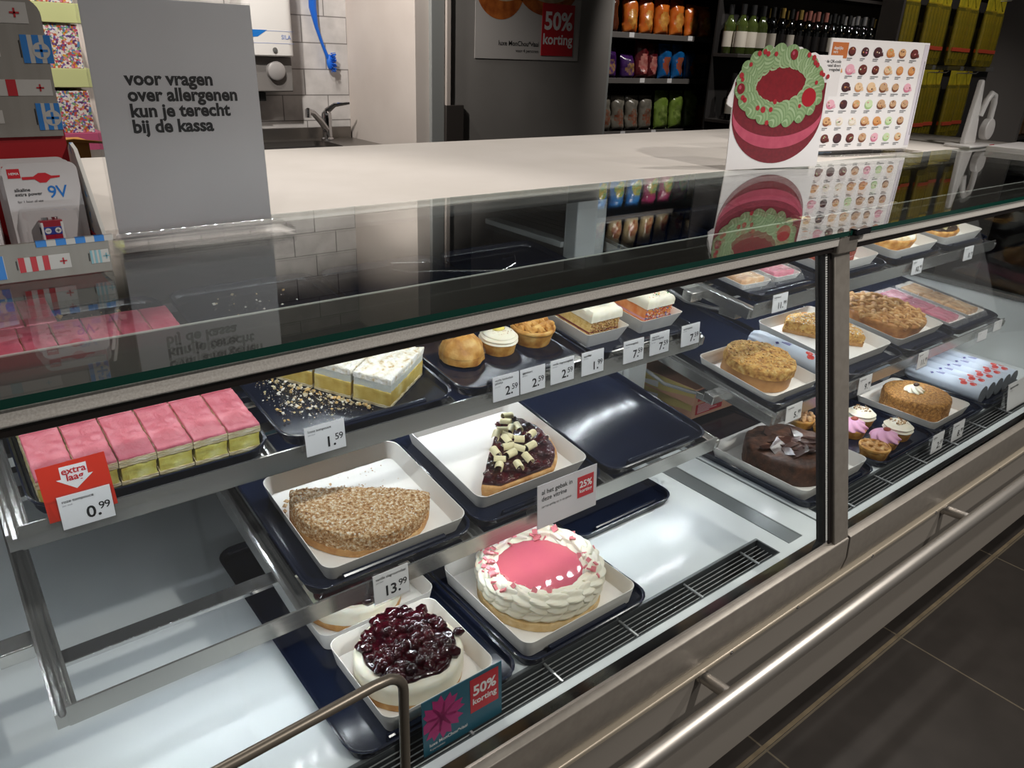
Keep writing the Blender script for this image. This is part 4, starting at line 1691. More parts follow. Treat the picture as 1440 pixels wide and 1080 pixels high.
for i, (x, y) in enumerate(cl):
    rot = (rr.uniform(-.3, .3), rr.uniform(-.2, .2), rr.uniform(0, 3.1))
    lc = (x, y, 0.037)
    if not inside(h2, x, y):
        continue
    if i == 0:
        cur.location, cur.rotation_euler = lc, rot
    else:
        copy_part(cur, lc, rot)
if not inside(h2, *cl[0]):
    cur.location = (0.015, -0.065, 0.037)

# --- cherry cheesecakes
card_box('B', 0.374, 0.572, 0.715, 0.912, 0.036, 'white card box under the whole cherry cheesecake', flare=0.007)
card_box('B', 0.372, 0.590, 0.920, 1.125, 0.036, 'white card box under the rear cheesecake half hidden by the rack', flare=0.007)


def cheesecake(label, x, y, seed, n=95, rot=0.0):
    t = thing('cherry_cheesecake', label, 'cake', at('B', x, y, 0.0028), rot)
    b = MB()
    cake(b, circle(0.0855, 90), 0.014, 0, .003, 3, 3, .0006, 0, 90, seed)
    b.build('biscuit_base', F['tan'], t)
    b = MB()
    cake(b, circle(0.0865, 110, wob=.02, seed=seed), 0.034, 0.0135, .010, 6, 10, .0016, .0004, 45, seed + 1)
    b.build('cheese_layer', F['cream'], t)
    b = MB()
    bl = circle(0.075, 90, 0.001, 0.003, wob=.12, seed=seed + 3)
    cake(b, bl, 0.009, 0.044, .005, 3, 10, .002, .002, 60, seed + 2)
    rr = random.Random(seed)
    k = 0
    for _ in range(9000):
        if k >= n:
            break
        x_, y_ = rr.uniform(-.08, .08), rr.uniform(-.08, .08)
        if inside([(p * 1.02, q * 1.02) for p, q in bl], x_, y_):
            d = math.hypot(x_, y_) / 0.08
            b.ball((x_, y_, 0.053 + rr.uniform(0, .005) * (1 - d * d)), rr.uniform(.0085, .0125), 14, 9, 0, (1, rr.uniform(.8, 1), rr.uniform(.75, .95)), .25, k)
            k += 1
    if seed == 31:
        b.ball((0.084, 0.004, 0.051), .0088, 14, 9, 0, (1.1, .9, .8), .2, 3)
    b.build('cherry_topping', F['cherry'], t)
    return t


cheesecake('round cheesecake heaped with dark glazed cherries at the front of the case floor', 0.468, 0.812, 31, rot=-0.3)
cheesecake('cherry cheesecake behind the first one, mostly hidden by the rack', 0.475, 1.018, 37, 60, 1.0)

# --- pink glazed cream cake
card_box('B', 0.633, 0.896, 0.716, 0.974, 0.034, 'white card box under the pink glazed cream cake', flare=0.006)
t = thing('cream_cake', 'round cake with pink mirror glaze and a ring of piped cream', 'cake', at('B', 0.767, 0.845, 0.0028))
b = MB()
cake(b, circle(0.1150, 110), 0.016, 0, .003, 3, 3, .0007, 0, 110, 2)
b.build('biscuit_base', F['pale_biscuit'], t)
b = MB()
cake(b, circle(0.108, 100), 0.036, 0.0155, .006, 4, 8, .001, .0003, 50, 3)
b.build('cream_body', F['cream'], t)
b = MB()
cake(b, circle(0.086, 90, wob=.05, seed=2), 0.0035, 0.050, .002, 2, 10, .0003, .0003, 18, 4)
b.build('pink_glaze', F['glaze'], t)
# piped shells round the edge
ros = None
N = 22
for k in range(N):
    a = 2 * PI * k / N
    if ros is None:
        b = MB()
        rings = []
        for q in range(9):
            u = q / 8
            rad = 0.0185 * (1 - (abs(u - 0.42) / 0.62) ** 2.2) ** 0.5 if abs(u - .42) < .61 else 0.002
            ring = []
            for i in range(44):
                c = 2 * PI * i / 44
                rr_ = rad * (1 + 0.13 * math.cos(7 * c + u * 3.5))
                # shell lies along the tangent (y), leaning outward
                ring.append((0.004 * math.sin(u * PI) + rr_ * math.cos(c) * 1.08, -0.021 + 0.050 * u, 0.0 + rr_ * math.sin(c) * 1.02))
            rings.append(ring)
        b.loft(rings)
        ros = b.build('cream_shell', F['cream'], t)
        low = None
    rot = (0.18 * math.sin(k * 1.7), 0.25, a + 0.25 * math.sin(k * 2.3))
    loc = (0.0960 * math.cos(a), 0.0960 * math.sin(a), 0.052)
    if k == 0:
        ros.location, ros.rotation_euler = loc, rot
    else:
        copy_part(ros, loc, rot)
for k in range(N):
    a = 2 * PI * (k + .5) / N
    o = copy_part(ros, (0.1010 * math.cos(a), 0.1010 * math.sin(a), 0.030), (0.3, 0.1, a - 0.2))
    o.scale = (0.62, 1.0, 0.9)
b = MB()
b.prism([(-.0045, -.003, 0), (.0035, -.0045, 0), (.005, .003, 0), (-.002, .0045, 0)], (0, 0, .0022))
bit = b.build('chocolate_bit', F['pinkbit'], t)
rr = random.Random(12)
first = True
clusters = [(2.7, 16), (3.2, 10), (1.2, 9), (0.75, 8), (0.1, 6), (2.0, 6), (5.5, 6), (4.4, 5), (3.8, 4), (1.6, 4)]
for ang, n in clusters:
    for k in range(n):
        a = ang + rr.gauss(0, .22)
        r_ = rr.uniform(.078, .112)
        z = 0.073 - ((r_ - 0.097) ** 2) * 60 + rr.uniform(-.001, .001)
        if r_ < 0.083:
            z = 0.0555 + rr.uniform(0, .004)
        loc, rot = (r_ * math.cos(a), r_ * math.sin(a), z), (rr.uniform(-.9, .9), rr.uniform(-.9, .9), rr.uniform(0, 6))
        if first:
            bit.location, bit.rotation_euler = loc, rot
            first = False
        else:
            o = copy_part(bit, loc, rot)
            s = rr.uniform(1.0, 1.6)
            o.scale = (s, s, s)

# --- upper right rack: film wrapped pastries, red cake, two tarts


def film_pack(pl, x, y, w, d, h, label, cont, n, seed, rz=0.0, print_col=None, board=True):
    t = thing('wrapped_pastry_pack', label, 'pastry pack', at(pl, x, y, 0.0008), rz, tilt(pl))
    if board:
        b = MB()
        b.loft([rrect(w * .94, d * .94, .008, 4, 0), rrect(w, d, .01, 4, h * .55), rrect(w - .003, d - .003, .01, 4, h * .55), rrect(w * .92, d * .92, .008, 4, .002)])
        b.build('card_tray', M['paper_box'], t)
    b = MB()
    rr = random.Random(seed)
    cols, rws = n
    for i in range(cols):
        for j in range(rws):
            px = (i + .5 - cols / 2) * w * .86 / cols
            py = (j + .5 - rws / 2) * d * .88 / rws
            o = [(p + px, q + py) for p, q in rect_outline(w * .80 / cols, d * .82 / rws, .006, .001, seed + i)]
            cake(b, o, h * .62, .0025, .006, 3, 5, .0012, .0016, 60, seed + i * 3 + j)
    b.build('flat_pastries', cont, t)
    b = MB()
    nx, ny = 26, 34
    V = []
    for j in range(ny + 1):
        row = []
        for i in range(nx + 1):
            u, v = i / nx - .5, j / ny - .5
            e = max(abs(u), abs(v)) * 2
            z = h * (.82 if e < .84 else .82 * (1 - ((e - .84) / .16) ** 1.2)) + .0012
            p = Vector((u * w * 1.13, v * d * 1.10, z))
            z += max(0, (noise.noise(p * 45 + Vector((seed, 0, 0))) * .0035 + noise.noise(p * 110) * .0015)) + .0004
            row.append(b.v((p.x, p.y, max(z, .0018))))
        V.append(row)
    for j in range(ny):
        for i in range(nx):
            b.f([V[j][i], V[j][i + 1], V[j + 1][i + 1], V[j + 1][i]], 0, True)
    b.build('clear_wrap', M['film'], t)
    if print_col:
        b = MB()
        b.box(-w * .28, w * .22, d * .06, d * .18, h * .9, h * .905)
        b.build('wrap_label', print_col, t)
    return t


F['tanpastry'] = mat('tan_glazed_pastry', C('#c99c68'), 0.35, cols=[(0.3, C('#a8723c')), (0.5, C('#cfa06c')), (0.7, C('#e2c39a'))], scale=40, bump=.3, bscale=60)
F['pinkpastry'] = mat('pink_glazed_pastry', C('#d87d92'), 0.3, col2=C('#c8647c'), scale=40, bump=.3, bscale=60)
film_pack('V', 1.600, 1.150, 0.112, 0.235, 0.030, 'film wrapped tan glazed pastries at the left end of the upper right rack', F['tanpastry'], (1, 3), 4, -0.05, M['red_print'])
film_pack('V', 1.731, 1.150, 0.106, 0.235, 0.030, 'film wrapped pink glazed pastries beside the post on the upper right rack', F['pinkpastry'], (1, 3), 7, -0.03)

card_box('V', 1.86, 2.130, 1.008, 1.27, 0.032, 'white card box under the red layered cake')
t = thing('red_layer_cake', 'red layered cake with pale yellow cream and dark cookies', 'cake', at('V', 2.000, 1.130, 0.0028), 0, tilt('V'))
b = MB()
cake(b, circle(0.102, 90), 0.026, 0, .004, 4, 3, .001, .001, 80, 1)
cake(b, circle(0.102, 90), 0.024, 0.031, .004, 4, 6, .001, .001, 80, 2)
b.build('sponge_layers', F['redcake'], t)
b = MB()
cake(b, circle(0.099, 90, wob=.03), 0.008, 0.0245, .003, 2, 3, .001, 0, 60, 3)
b.build('cream_filling', F['pinkcream'], t)
b = MB()
cake(b, circle(0.104, 90, wob=.04, seed=3), 0.018, 0.053, .008, 3, 8, .001, .001, 40, 4)
for k in range(9):
    a = 2 * PI * k / 9
    rosette(b, (0.074 * math.cos(a), 0.074 * math.sin(a), 0.066), 0.026, 0.022, 7, 2, 0, 36, 7, .1)
b.build('cream_top', mat('pale_yellow_cream', C('#efe0a6'), .45, sss=.2), t)
ck = None
for k in range(9):
    a = 2 * PI * (k + .5) / 9
    loc, rot = (0.082 * math.cos(a), 0.082 * math.sin(a), 0.078), (0.7 * math.sin(a), -0.7 * math.cos(a), a)
    if ck is None:
        b = MB()
        b.lathe([(0.014, 0), (0.0155, .002), (0.0155, .005), (0.013, .007)], 18)
        ck = b.build('dark_cookie', F['choc'], t)
        ck.location, ck.rotation_euler = loc, rot
    else:
        copy_part(ck, loc, rot)

card_box('V', 2.195, 2.470, 1.000, 1.27, 0.032, 'white card box under the golden meringue tart')
t = thing('meringue_tart', 'round tart with toasted golden meringue top on the upper right rack', 'cake', at('V', 2.325, 1.135, 0.0028), 0, tilt('V'))
b = MB()
cake(b, circle(0.118, 100), 0.040, 0, .005, 5, 4, .0008, .0008, 80, 5, taper=.10)
b.build('tart_crust', F['golden'], t)
b = MB()
cake(b, circle(0.113, 100, wob=.05, seed=6), 0.018, 0.036, .012, 4, 12, .002, .004, 26, 6, dome=.008)
b.build('meringue_top', F['meringue'], t)

card_box('V', 2.515, 2.800, 1.005, 1.285, 0.032, 'white card box under the chocolate tart with white curls')
t = thing('chocolate_tart', 'chocolate tart covered with white chocolate curls at the right end of the upper rack', 'cake', at('V', 2.650, 1.150, 0.0028), 0, tilt('V'))
b = MB()
cake(b, circle(0.122, 100), 0.028, 0, .005, 4, 4, .0008, .0008, 80, 7, taper=.07)
b.build('tart_crust', F['golden'], t)
b = MB()
cake(b, circle(0.114, 100), 0.008, 0.024, .004, 2, 8, .001, .002, 60, 8)
b.build('chocolate_filling', F['choc'], t)
rr = random.Random(77)
c2 = None
for k in range(46):
    a, r_ = rr.uniform(0, 6.28), 0.105 * math.sqrt(rr.random())
    loc, rot = (r_ * math.cos(a), r_ * math.sin(a), 0.0325 + rr.uniform(0, .012)), (rr.uniform(-.5, .5), rr.uniform(-.5, .5), rr.uniform(0, 3.1))
    if c2 is None:
        b = MB()
        curl_mesh(b, 0.034, 0.0120, 0.60)
        c2 = b.build('chocolate_curl', F['choc_white'], t)
        c2.location, c2.rotation_euler = loc, rot
    else:
        copy_part(c2, loc, rot)

# --- lower right rack
card_box('M', 1.480, 1.690, 0.872, 1.100, 0.030, 'white card box under the yellow crumble cake')
t = thing('crumble_cake', 'round yellow crumble cake in a white box left of the post', 'cake', at('M', 1.585, 0.990, 0.0034), 0, tilt('M'))
b = MB()
cake(b, circle(0.086, 90), 0.038, 0, .004, 5, 3, .0008, 0, 60, 1)
b.build('cake_side', mat('pale_brown_cake_side', C('#b9884e'), .6, col2=C('#a3713a'), scale=30), t)
b = MB()
ol = circle(0.088, 110, wob=.03, seed=1)
cake(b, ol, 0.024, 0.034, .009, 4, 14, .003, .0040, 60, 2)
o = b.build('crumble_top', F['crumble'], t)
b = MB()
rr = random.Random(3)
strew(b, ol, 0.0585, 300, .0018, .0055, rr, (0, 0, 0, 0, 0, 0, 1), .93)
b.build('crumble_lumps', [F['crumble_b'], F['crumble_c']], o)

card_box('M', 1.815, 2.090, 0.896, 1.165, 0.032, 'white card box under the sugared half crumble cake')
t = thing('half_crumble_cake', 'half of a sugar dusted crumble cake on the lower right rack behind the post', 'cake', at('M', 1.965, 1.035, 0.0032), 0, tilt('M'))
hc = half(0.1115, math.radians(-50), 0.004, 64, 36, 2, .004)
b = MB()
cake(b, hc, 0.010, 0, .002, 2, 3, .0006, 0, 90, 1)
b.build('biscuit_base', F['tan'], t)
b = MB()
cake(b, [(x * .99, y * .99) for x, y in hc], 0.026, 0.010, .006, 4, 12, .0025, .003, 80, 2)
o = b.build('crumble_body', F['crumble'], t)
b = MB()
strew(b, hc, 0.0365, 420, .0012, .0040, rr, (0, 1, 1), .95)
strew_side(b, hc, .012, .034, 160, .0014, .004, rr, (0, 2))
b.build('sugared_lumps', [F['crumble_b'], F['nut_c'], F['crumble_c']], o)

card_box('M', 2.130, 2.410, 0.896, 1.165, 0.030, 'white card box under the lattice apple pie')
t = thing('lattice_pie', 'large brown lattice apple pie right of the post', 'cake', at('M', 2.268, 1.025, 0.0032), 0, tilt('M'))
b = MB()
cake(b, circle(0.122, 100), 0.044, 0, .006, 5, 6, .0009, .002, 60, 3, taper=.10)
b.build('pie_crust', mat('deep_brown_crust', C('#a36a2c'), .55, cols=[(.3, C('#7d4a1a')), (.55, C('#a56c30')), (.75, C('#c08a4c'))], scale=40, bump=.5, bscale=90), t)
F['lattice'] = mat('baked_lattice', C('#b98446'), .5, cols=[(.3, C('#8a5524')), (.5, C('#bd8a4a')), (.7, C('#dab682'))], scale=60, bump=.8, bscale=110)
lat = None
for dirn in (0.5, 2.05):
    for k in range(7):
        off = -0.099 + k * 0.033
        hl_ = math.sqrt(max(1e-4, 0.119 ** 2 - off ** 2))
        b = MB()
        pts = []
        for i in range(17):
            s = -1 + i / 8
            u = s * hl_
            ph = (1 if dirn < 1 else -1) * math.cos(u / 0.033 * PI + k * PI)
            jit = noise.noise(Vector((u * 60, off * 90, dirn))) * .003
            pts.append((u * math.cos(dirn) - (off + jit) * math.sin(dirn), u * math.sin(dirn) + (off + jit) * math.cos(dirn), 0.0455 + .0035 * ph - 0.004 * s * s))
        b.tube(pts, [0.0085 + .0018 * noise.noise(Vector((i * .9, k, dirn))) for i in range(17)], 8)
        b.build('lattice_strip', F['lattice'], t)
b = MB()
strew(b, circle(.112, 60), .046, 160, .002, .005, rr, (0, 0, 1), 1.0)
b.build('apple_chunks', [F['crumble_c'], F['crumble_b']], t)

film_pack('M', 2.519, 1.030, 0.114, 0.26, 0.028, 'film wrapped pink pastries on the lower right rack beside the lattice pie', F['pinkpastry'], (1, 3), 14, 0.0)
film_pack('M', 2.660, 1.030, 0.114, 0.26, 0.028, 'film wrapped brown pastries at the right end of the lower right rack', F['tanpastry'], (1, 3), 19, 0.0)

# --- cream rolls in printed wrap
WR = mat('pale_blue_white_wrap', C('#cdd6e2'), .35, col2=C('#c2cddc'), scale=12)
STRAW = mat('strawberry_print', C('#cf3a34'), .4, cols=[(.35, C('#c2302c')), (.62, C('#d9524a')), (.72, C('#f0d9cc'))], scale=160)


def roll_proto():
    t = thing('cream_roll', 'x', 'pastry roll', (0, 0, 0))
    R_, L_ = 0.0275, 0.235
    b = MB()
    rings = []
    prof = [(0.0, .30, 0), (.004, .62, .10), (.020, .86, .10), (.040, .98, .06), (.055, 1.0, .0), (L_ - .004, 1.0, 0), (L_, .985, 0)]
    n = 60
    for (s, k, fl) in prof:
        ring = []
        for i in range(n):
            a = 2 * PI * i / n
            q = R_ * k * (1 + fl * math.cos(9 * a))
            ring.append((q * math.cos(a), L_ - s, R_ + q * math.sin(a)))
        rings.append(ring)
    b.loft(rings, True, False)
    b.build('wrapper', WR, t, angle=50)
    b = MB()
    b.tube([(0, .0012, R_), (0, .0, R_)], R_ * .985, 40)
    b.build('roll_end', mat('grey_roll_end', C('#6d7278'), .5), t)
    b = MB()

    def patch(a, s, ra, rs, mi, n=14):
        c = []
        for k in range(n):
            w = 2 * PI * k / n
            aa, ss = a + ra * math.cos(w), s + rs * math.sin(w)
            c.append(b.v((1.012 * R_ * math.cos(aa), ss, R_ + 1.012 * R_ * math.sin(aa))))
        b.f(c, mi)
    for a, s in ((1.75, .065), (2.15, .055), (1.45, .045), (1.95, .030)):
        patch(a, s, .26, .010, 0)
    for i in range(2):
        patch(2.2, .150, .16, .006, 1, 4)
    for k in range(3):
        a = 1.9 - k * .16
        c = [b.v((1.012 * R_ * math.cos(a + q), s, R_ + 1.012 * R_ * math.sin(a + q))) for q, s in ((-.05, .118), (.05, .118), (.05, .142 - .006 * k), (-.05, .142 - .006 * k))]
        b.f(c, 1)
    b.build('wrap_print', [STRAW, mat('purple_print', C('#4a3a8c'), .4)], t, recalc=False)
    return t


rp = roll_proto()
rp.location = at('M', 1.742, 0.880, 0.0012)
rp.rotation_euler = (tilt('M'), 0, 0.10)
tag(rp, 'white pastry roll with strawberry print lying beside the yellow crumble cake', 'pastry roll', 'white pastry rolls')
names = ['first white pastry roll of the row, nearest the brown crumb cake', 'second white pastry roll of the row on the case floor', 'middle white pastry roll of the row on the case floor', 'fourth white pastry roll of the row on the case floor', 'last white pastry roll of the row, farthest right']
for k in range(5):
    dup(rp, at('B', 2.408 + .0564 * k, 0.735, 0.0012), -0.02, names[k], 'white pastry rolls', 0.0)
dup(rp, at('B', 2.322, 0.985, 0.0012), 0.0, 'white pastry roll lying behind the brown crumb cake', 'white pastry rolls', 0.0)

# --- case floor, right half
card_box('B', 1.446, 1.724, 0.722, 0.995, 0.034, 'white card box under the chocolate cake')
t = thing('chocolate_cake', 'round dark chocolate cake with broken chocolate shards left of the post', 'cake', at('B', 1.585, 0.855, 0.0028))
b = MB()
cake(b, circle(0.112, 100, wob=.03, seed=4), 0.056, 0, .010, 6, 14, .0022, .004, 40, 4, dome=.006)
b.build('cake_body', F['choc_crumb'], t)
b = MB()
rr = random.Random(15)
for k in range(16):
    a, r_ = rr.uniform(0, 6.28), .09 * math.sqrt(rr.random())
    M_ = Matrix.Translation((r_ * math.cos(a), r_ * math.sin(a), .0615)) @ Euler((rr.uniform(-.35, .35), rr.uniform(-.35, .35), rr.uniform(0, 6))).to_matrix().to_4x4()
    b.X = M_
    s = rr.uniform(.018, .036)
    b.prism([(-s, -s * .4, 0), (s * .6, -s * .55, 0), (s, s * .35, 0), (-s * .4, s * .5, 0)], (0, 0, .003))
b.X = Matrix.Identity(4)
b.build('chocolate_shards', F['choc'], t)

card_box('B', 2.068, 2.302, 0.722, 0.955, 0.032, 'white card box under the brown crumb cake with cream rosette')
t = thing('mocha_cake', 'round brown crumb cake with one cream rosette and coffee bean', 'cake', at('B', 2.186, 0.832, 0.0028))
b = MB()
cake(b, circle(0.092, 100), 0.054, 0, .009, 6, 14, .0014, .0014, 110, 6)
o = b.build('crumb_coat', F['mocha'], t)
b = MB()
strew(b, circle(.086, 60), .0545, 420, .0008, .002, rr, (0, 1))
strew_side(b, circle(.0925, 60), .004, .048, 420, .0008, .002, rr, (0, 1))
b.build('crumb_grains', [F['nut_a'], F['nut_b']], o)
b = MB()
rosette(b, (0, .01, .0535), .026, .020, 8, 3.0, 0, 48, 9, .13)
b.build('cream_rosette', F['cream'], t)
b = MB()
b.ball((0, .008, .0745), .009, 14, 8, 0, (1.3, .85, .55))
b.build('coffee_bean', F['choc'], t)

# cupcakes and tartlets
cc = []


def cup_base(t, r=.036, h=.026):
    b = MB()
    cake(b, circle(r, 60), h, 0, .005, 4, 5, .0006, .0008, 80, 3, taper=.16)
    return b.build('cake_base', F['golden'], t)


def cupcake(kind, x, y, label, rz=0.0):
    t = thing({'w': 'cream_cupcake', 'p': 'pink_cupcake', 'l': 'lattice_tartlet', 'n': 'nut_tartlet'}[kind], label, 'cupcake', at('B', x, y, .0006), rz)
    cup_base(t)
    b = MB()
    if kind == 'w':
        rosette(b, (0, 0, .023), .0365, .024, 6, .4, 0, 50, 10, .02, lambda u: (1 - u ** 4) ** .5 * (1 + .05 * math.sin(u * 16)))
        b.build('cream_top', F['cream'], t)
        b = MB()
        strew(b, circle(.024, 40), .0475, 46, .0018, .0042, rr, (0, 0, 1))
        b.build('caramel_bits', [F['crumble_c'], F['nut_b']], t)
    elif kind == 'p':
        rosette(b, (0, 0, .023), .0365, .026, 7, 2.6, 0, 56, 10, .10)
        b.build('pink_swirl', mat('pink_swirl_cream', C('#dca3c2'), .45, sss=.15), t)
        b = MB()
        b.ball((0, 0, .0485), .010, 14, 7, 0, (1.2, .9, .4))
        b.build('chocolate_drop', F['redcake'], t)
    elif kind == 'l':
        for k in range(3):
            for dd in (.3, 1.9):
                off = (-1 + k) * .018
                hl_ = math.sqrt(.035 ** 2 - off ** 2)
                pts = [(s * hl_ * math.cos(dd) - off * math.sin(dd), s * hl_ * math.sin(dd) + off * math.cos(dd), .0275 + .0025 * math.cos(s * 5 + k * 3 + dd)) for s in [-1 + q / 5 for q in range(11)]]
                b.tube(pts, .0058, 7)
        b.build('lattice_lid', F['lattice'], t)
        b = MB()
        b.lathe([(.033, .024), (.0385, .026), (.0385, .031), (.034, .033), (.031, .028)], 40, cap0=False, cap1=False)
        b.build('crimped_rim', F['golden'], t)
    else:
        for k in range(13):
            a = 2 * PI * k / 9 if k < 9 else k * 1.6
            q = .026 if k < 9 else .011
            b.ball((q * math.cos(a), q * math.sin(a), .030), .0105, 10, 7, 0, (1, .8, .8), .3, k)
        b.build('nut_crown', F['tanpastry'], t)
    return t


cupcake('w', 1.958, 0.872, 'white cream cupcake with brown bits at the back of its tray')
cupcake('p', 1.876, 0.850, 'pink swirl cupcake at the left, next to the post')
cupcake('w', 1.968, 0.772, 'white cream cupcake with brown bits at the front right of its tray')
cupcake('p', 1.888, 0.766, 'pink swirl cupcake in the middle front of its tray')
cupcake('l', 1.808, 0.752, 'small lattice tartlet at the front left of the cupcake tray')
cupcake('n', 1.806, 0.884, 'nut crowned tartlet seen left of the post')
cupcake('n', 1.808, 0.962, 'nut crowned tartlet at the back of the cupcake tray', 1.0)

# stacked pastry cartons under the lower right rack
t0 = None
PCH = mat('peach_carton', C('#d9a384'), .5)
for k, (x, y, z, rz, lab) in enumerate(((1.548, 1.135, 0.6425, -0.03, 'lower peach pastry carton under the lower right rack'), (1.532, 1.120, 0.6925, 0.02, 'upper cream and peach pastry carton with red label under the lower right rack'))):
    t = thing('pastry_carton', lab, 'carton', (x, y, z), rz, 0, 'stacked pastry cartons')
    W_, D_, H_ = .30, .36, .049
    b = MB()
    b.box(0, W_, 0, D_, 0, H_)
    b.build('carton_body', PCH, t, .0015)
    b = MB()
    top = [(-.0006, D_ * q, H_ - .0005) for q in (0, 1)]
    loop = [(-.0006, 0.002, H_ - .001), (-.0006, D_ - .002, H_ - .001)]
    n = 16
    for i in range(n + 1):
        s = i / n
        loop.append((-.0006, D_ * (1 - s) * .99 + .002, .018 + .011 * math.sin(s * 6.5 + 1) - .004 * s))
    b.f([b.v(p) for p in loop], 0)
    loop2 = [(-.0009, D_ * .35 + D_ * .6 * (1 - i / n), .020 + .011 * math.sin((.05 + i / n * .62) * 6.5 + 1)) for i in range(n + 1)]
    loop3 = [(-.0009, p[1], min(H_ - .002, p[2] + .012 + .006 * math.sin(i * .5))) for i, p in enumerate(loop2)]
    b.f([b.v(p) for p in loop2 + loop3[::-1]], 1)
    b.box(-.0012, -.0006, D_ * .86, D_ * .93, .020, .034, 2)
    b.build('wave_print', [mat('cream_yellow_print', C('#d9c377'), .5), M['paper'], M['red_print']], t, recalc=False)
    b = MB()
    b.box(.015, .125, -.0008, 0, .010, H_ - .004)
    o = b.build('red_label', M['red_print'], t)
    b = MB()
    for i in range(6):
        b.box(.022, .022 + (.085, .07, .09, .06, .08, .05)[i], -.0013, -.0008, H_ - .012 - .0045 * i, H_ - .0105 - .0045 * i)
    b.build('label_lines', M['white_print'], o)
    b = MB()
    b.box(.06, .20, .03, .15, H_, H_ + .0006)
    b.build('lid_print', M['red_print'], t)

# ------------------------------------------------------------------ things standing on the case
GTZ = GT + 0.0004
# allergen sign in a clear holder
SHEET = mat('greyish_sheet', C('#c8c8c9'), 0.5, col2=C('#bfbfc0'), scale=7)
_n = SHEET.node_tree
_p = _n.nodes['Principled BSDF']
_t = _n.nodes.new('ShaderNodeBsdfTranslucent')
_t.inputs[0].default_value = C('#d8dade')
_x = _n.nodes.new('ShaderNodeMixShader')
_x.inputs[0].default_value = 0.6
_n.links.new(_p.outputs[0], _x.inputs[1])
_n.links.new(_t.outputs[0], _x.inputs[2])
_n.links.new(_x.outputs[0], _n.nodes['Material Output'].inputs[0])
t = thing('allergen_sign', 'grey sheet with black lettering in a clear upright holder at the left', 'sign', (0.202, 1.066, GTZ), 0.01, -0.03)
SW, SH = 0.207, 0.292
b = MB()
b.box(0.0, SW, 0.0065, 0.0090, 0.004, SH)
b.box(-0.006, SW + 0.012, -0.050, 0.0090, 0.0, 0.0045)
b.prism([(-0.006, -0.050, 0.0045), (-0.006, -0.044, 0.0095), (-0.006, 0.0085, 0.0135), (-0.006, 0.0085, 0.0045)], (SW + 0.018, 0, 0))
b.build('holder_foot', M['acrylic'], t)
b = MB()
b.box(0.003, SW - 0.001, 0.0050, 0.0058, 0.014, SH - 0.002)
b.build('paper_sheet', SHEET, t)
b = MB()
put_text(b, 'voor vragen\nover allergenen\nkun je terecht\nbij de kassa', 0.0218, 0.040, 0.193, 0.0047, 'LEFT', 0.036, 0, 1.0, 0.86)
b.build('sign_lettering', M['ink'], t, recalc=False)

# cake standee
t = thing('cake_standee', 'flat cardboard cake with green piped cream ring and red top standing on the case', 'standee', (1.586, 1.170, GTZ), math.radians(-13.6), -0.05)
b = MB()
sil = [(0.0, 0.0), (0.293, 0.0), (0.292, 0.10), (0.291, 0.135), (0.297, 0.155), (0.300, 0.18), (0.297, 0.205), (0.285, 0.235), (0.262, 0.258), (0.235, 0.268), (0.215, 0.265), (0.190, 0.279), (0.160, 0.280), (0.140, 0.274),
       (0.118, 0.277), (0.095, 0.276), (0.078, 0.268), (0.062, 0.263), (0.040, 0.246), (0.018, 0.226), (0.002, 0.205), (-0.006, 0.182), (-0.014, 0.168), (-0.017, 0.152), (-0.008, 0.146), (0.0, 0.143)]
b.prism([(x, 0, z) for x, z in sil], (0, 0.003, 0))
b.build('card_board', M['white_print'], t)
b = MB()
b.prism([(0.10, 0.003, 0.001), (0.10, 0.075, 0.006), (0.10, 0.003, 0.17)], (0.003, 0, 0))
b.build('rear_strut', M['white_print'], t)
RED = mat('dark_red_print', C('#7d1022'), .5, col2=C('#6a0a1a'), scale=120)
RED2 = mat('red_top_print', C('#8c0f20'), .5, col2=C('#7c0b1a'), scale=90)
PINKB = mat('pink_band_print', C('#c4536a'), .5, col2=C('#b7445d'), scale=40)
RED3 = mat('berry_print', C('#b3333b'), .3)
RED4 = mat('red_coin_print', C('#b01e2c'), .4)
G1 = mat('green_cream_print', C('#98b183'), .5)
G2 = mat('green_cream_shade_print', C('#809d6c'), .5)
G3 = mat('green_cream_light_print', C('#a9c095'), .5)
b = MB()
cx, cz = 0.143, 0.160
lo = []
for k in range(33):
    a = PI + PI * k / 32
    lo.append((cx + 0.142 * math.cos(a), 0.128 + 0.116 * math.sin(a)))
b.f([b.v((x, -0.0006, z)) for x, z in lo + [(0.285, 0.20), (0.001, 0.20)]], 0)
up_, dn = [], []
for k in range(33):
    a = PI + PI * k / 32
    up_.append((cx + 0.1425 * math.cos(a), -0.0010, 0.143 + 0.068 * math.sin(a)))
    dn.append((cx + 0.1405 * math.cos(a), -0.0010, 0.125 + 0.078 * math.sin(a)))
UV = [b.v(p) for p in up_]
DV = [b.v(p) for p in dn]
for k in range(32):
    b.f([UV[k], UV[k + 1], DV[k + 1], DV[k]], 1)
b.build('cake_side_print', [RED, PINKB], t, recalc=False)
b = MB()
ccx, ccz = 0.140, 0.195
b.f([b.v((ccx + 0.095 * math.cos(2 * PI * k / 40), -0.0010, ccz + 0.055 * math.sin(2 * PI * k / 40))) for k in range(40)], 0)
b.build('cake_top_print', RED2, t, recalc=False)
b = MB()
NS = 19
order = sorted(range(NS), key=lambda k: -math.sin(2 * PI * k / NS))
dep = 0.0012
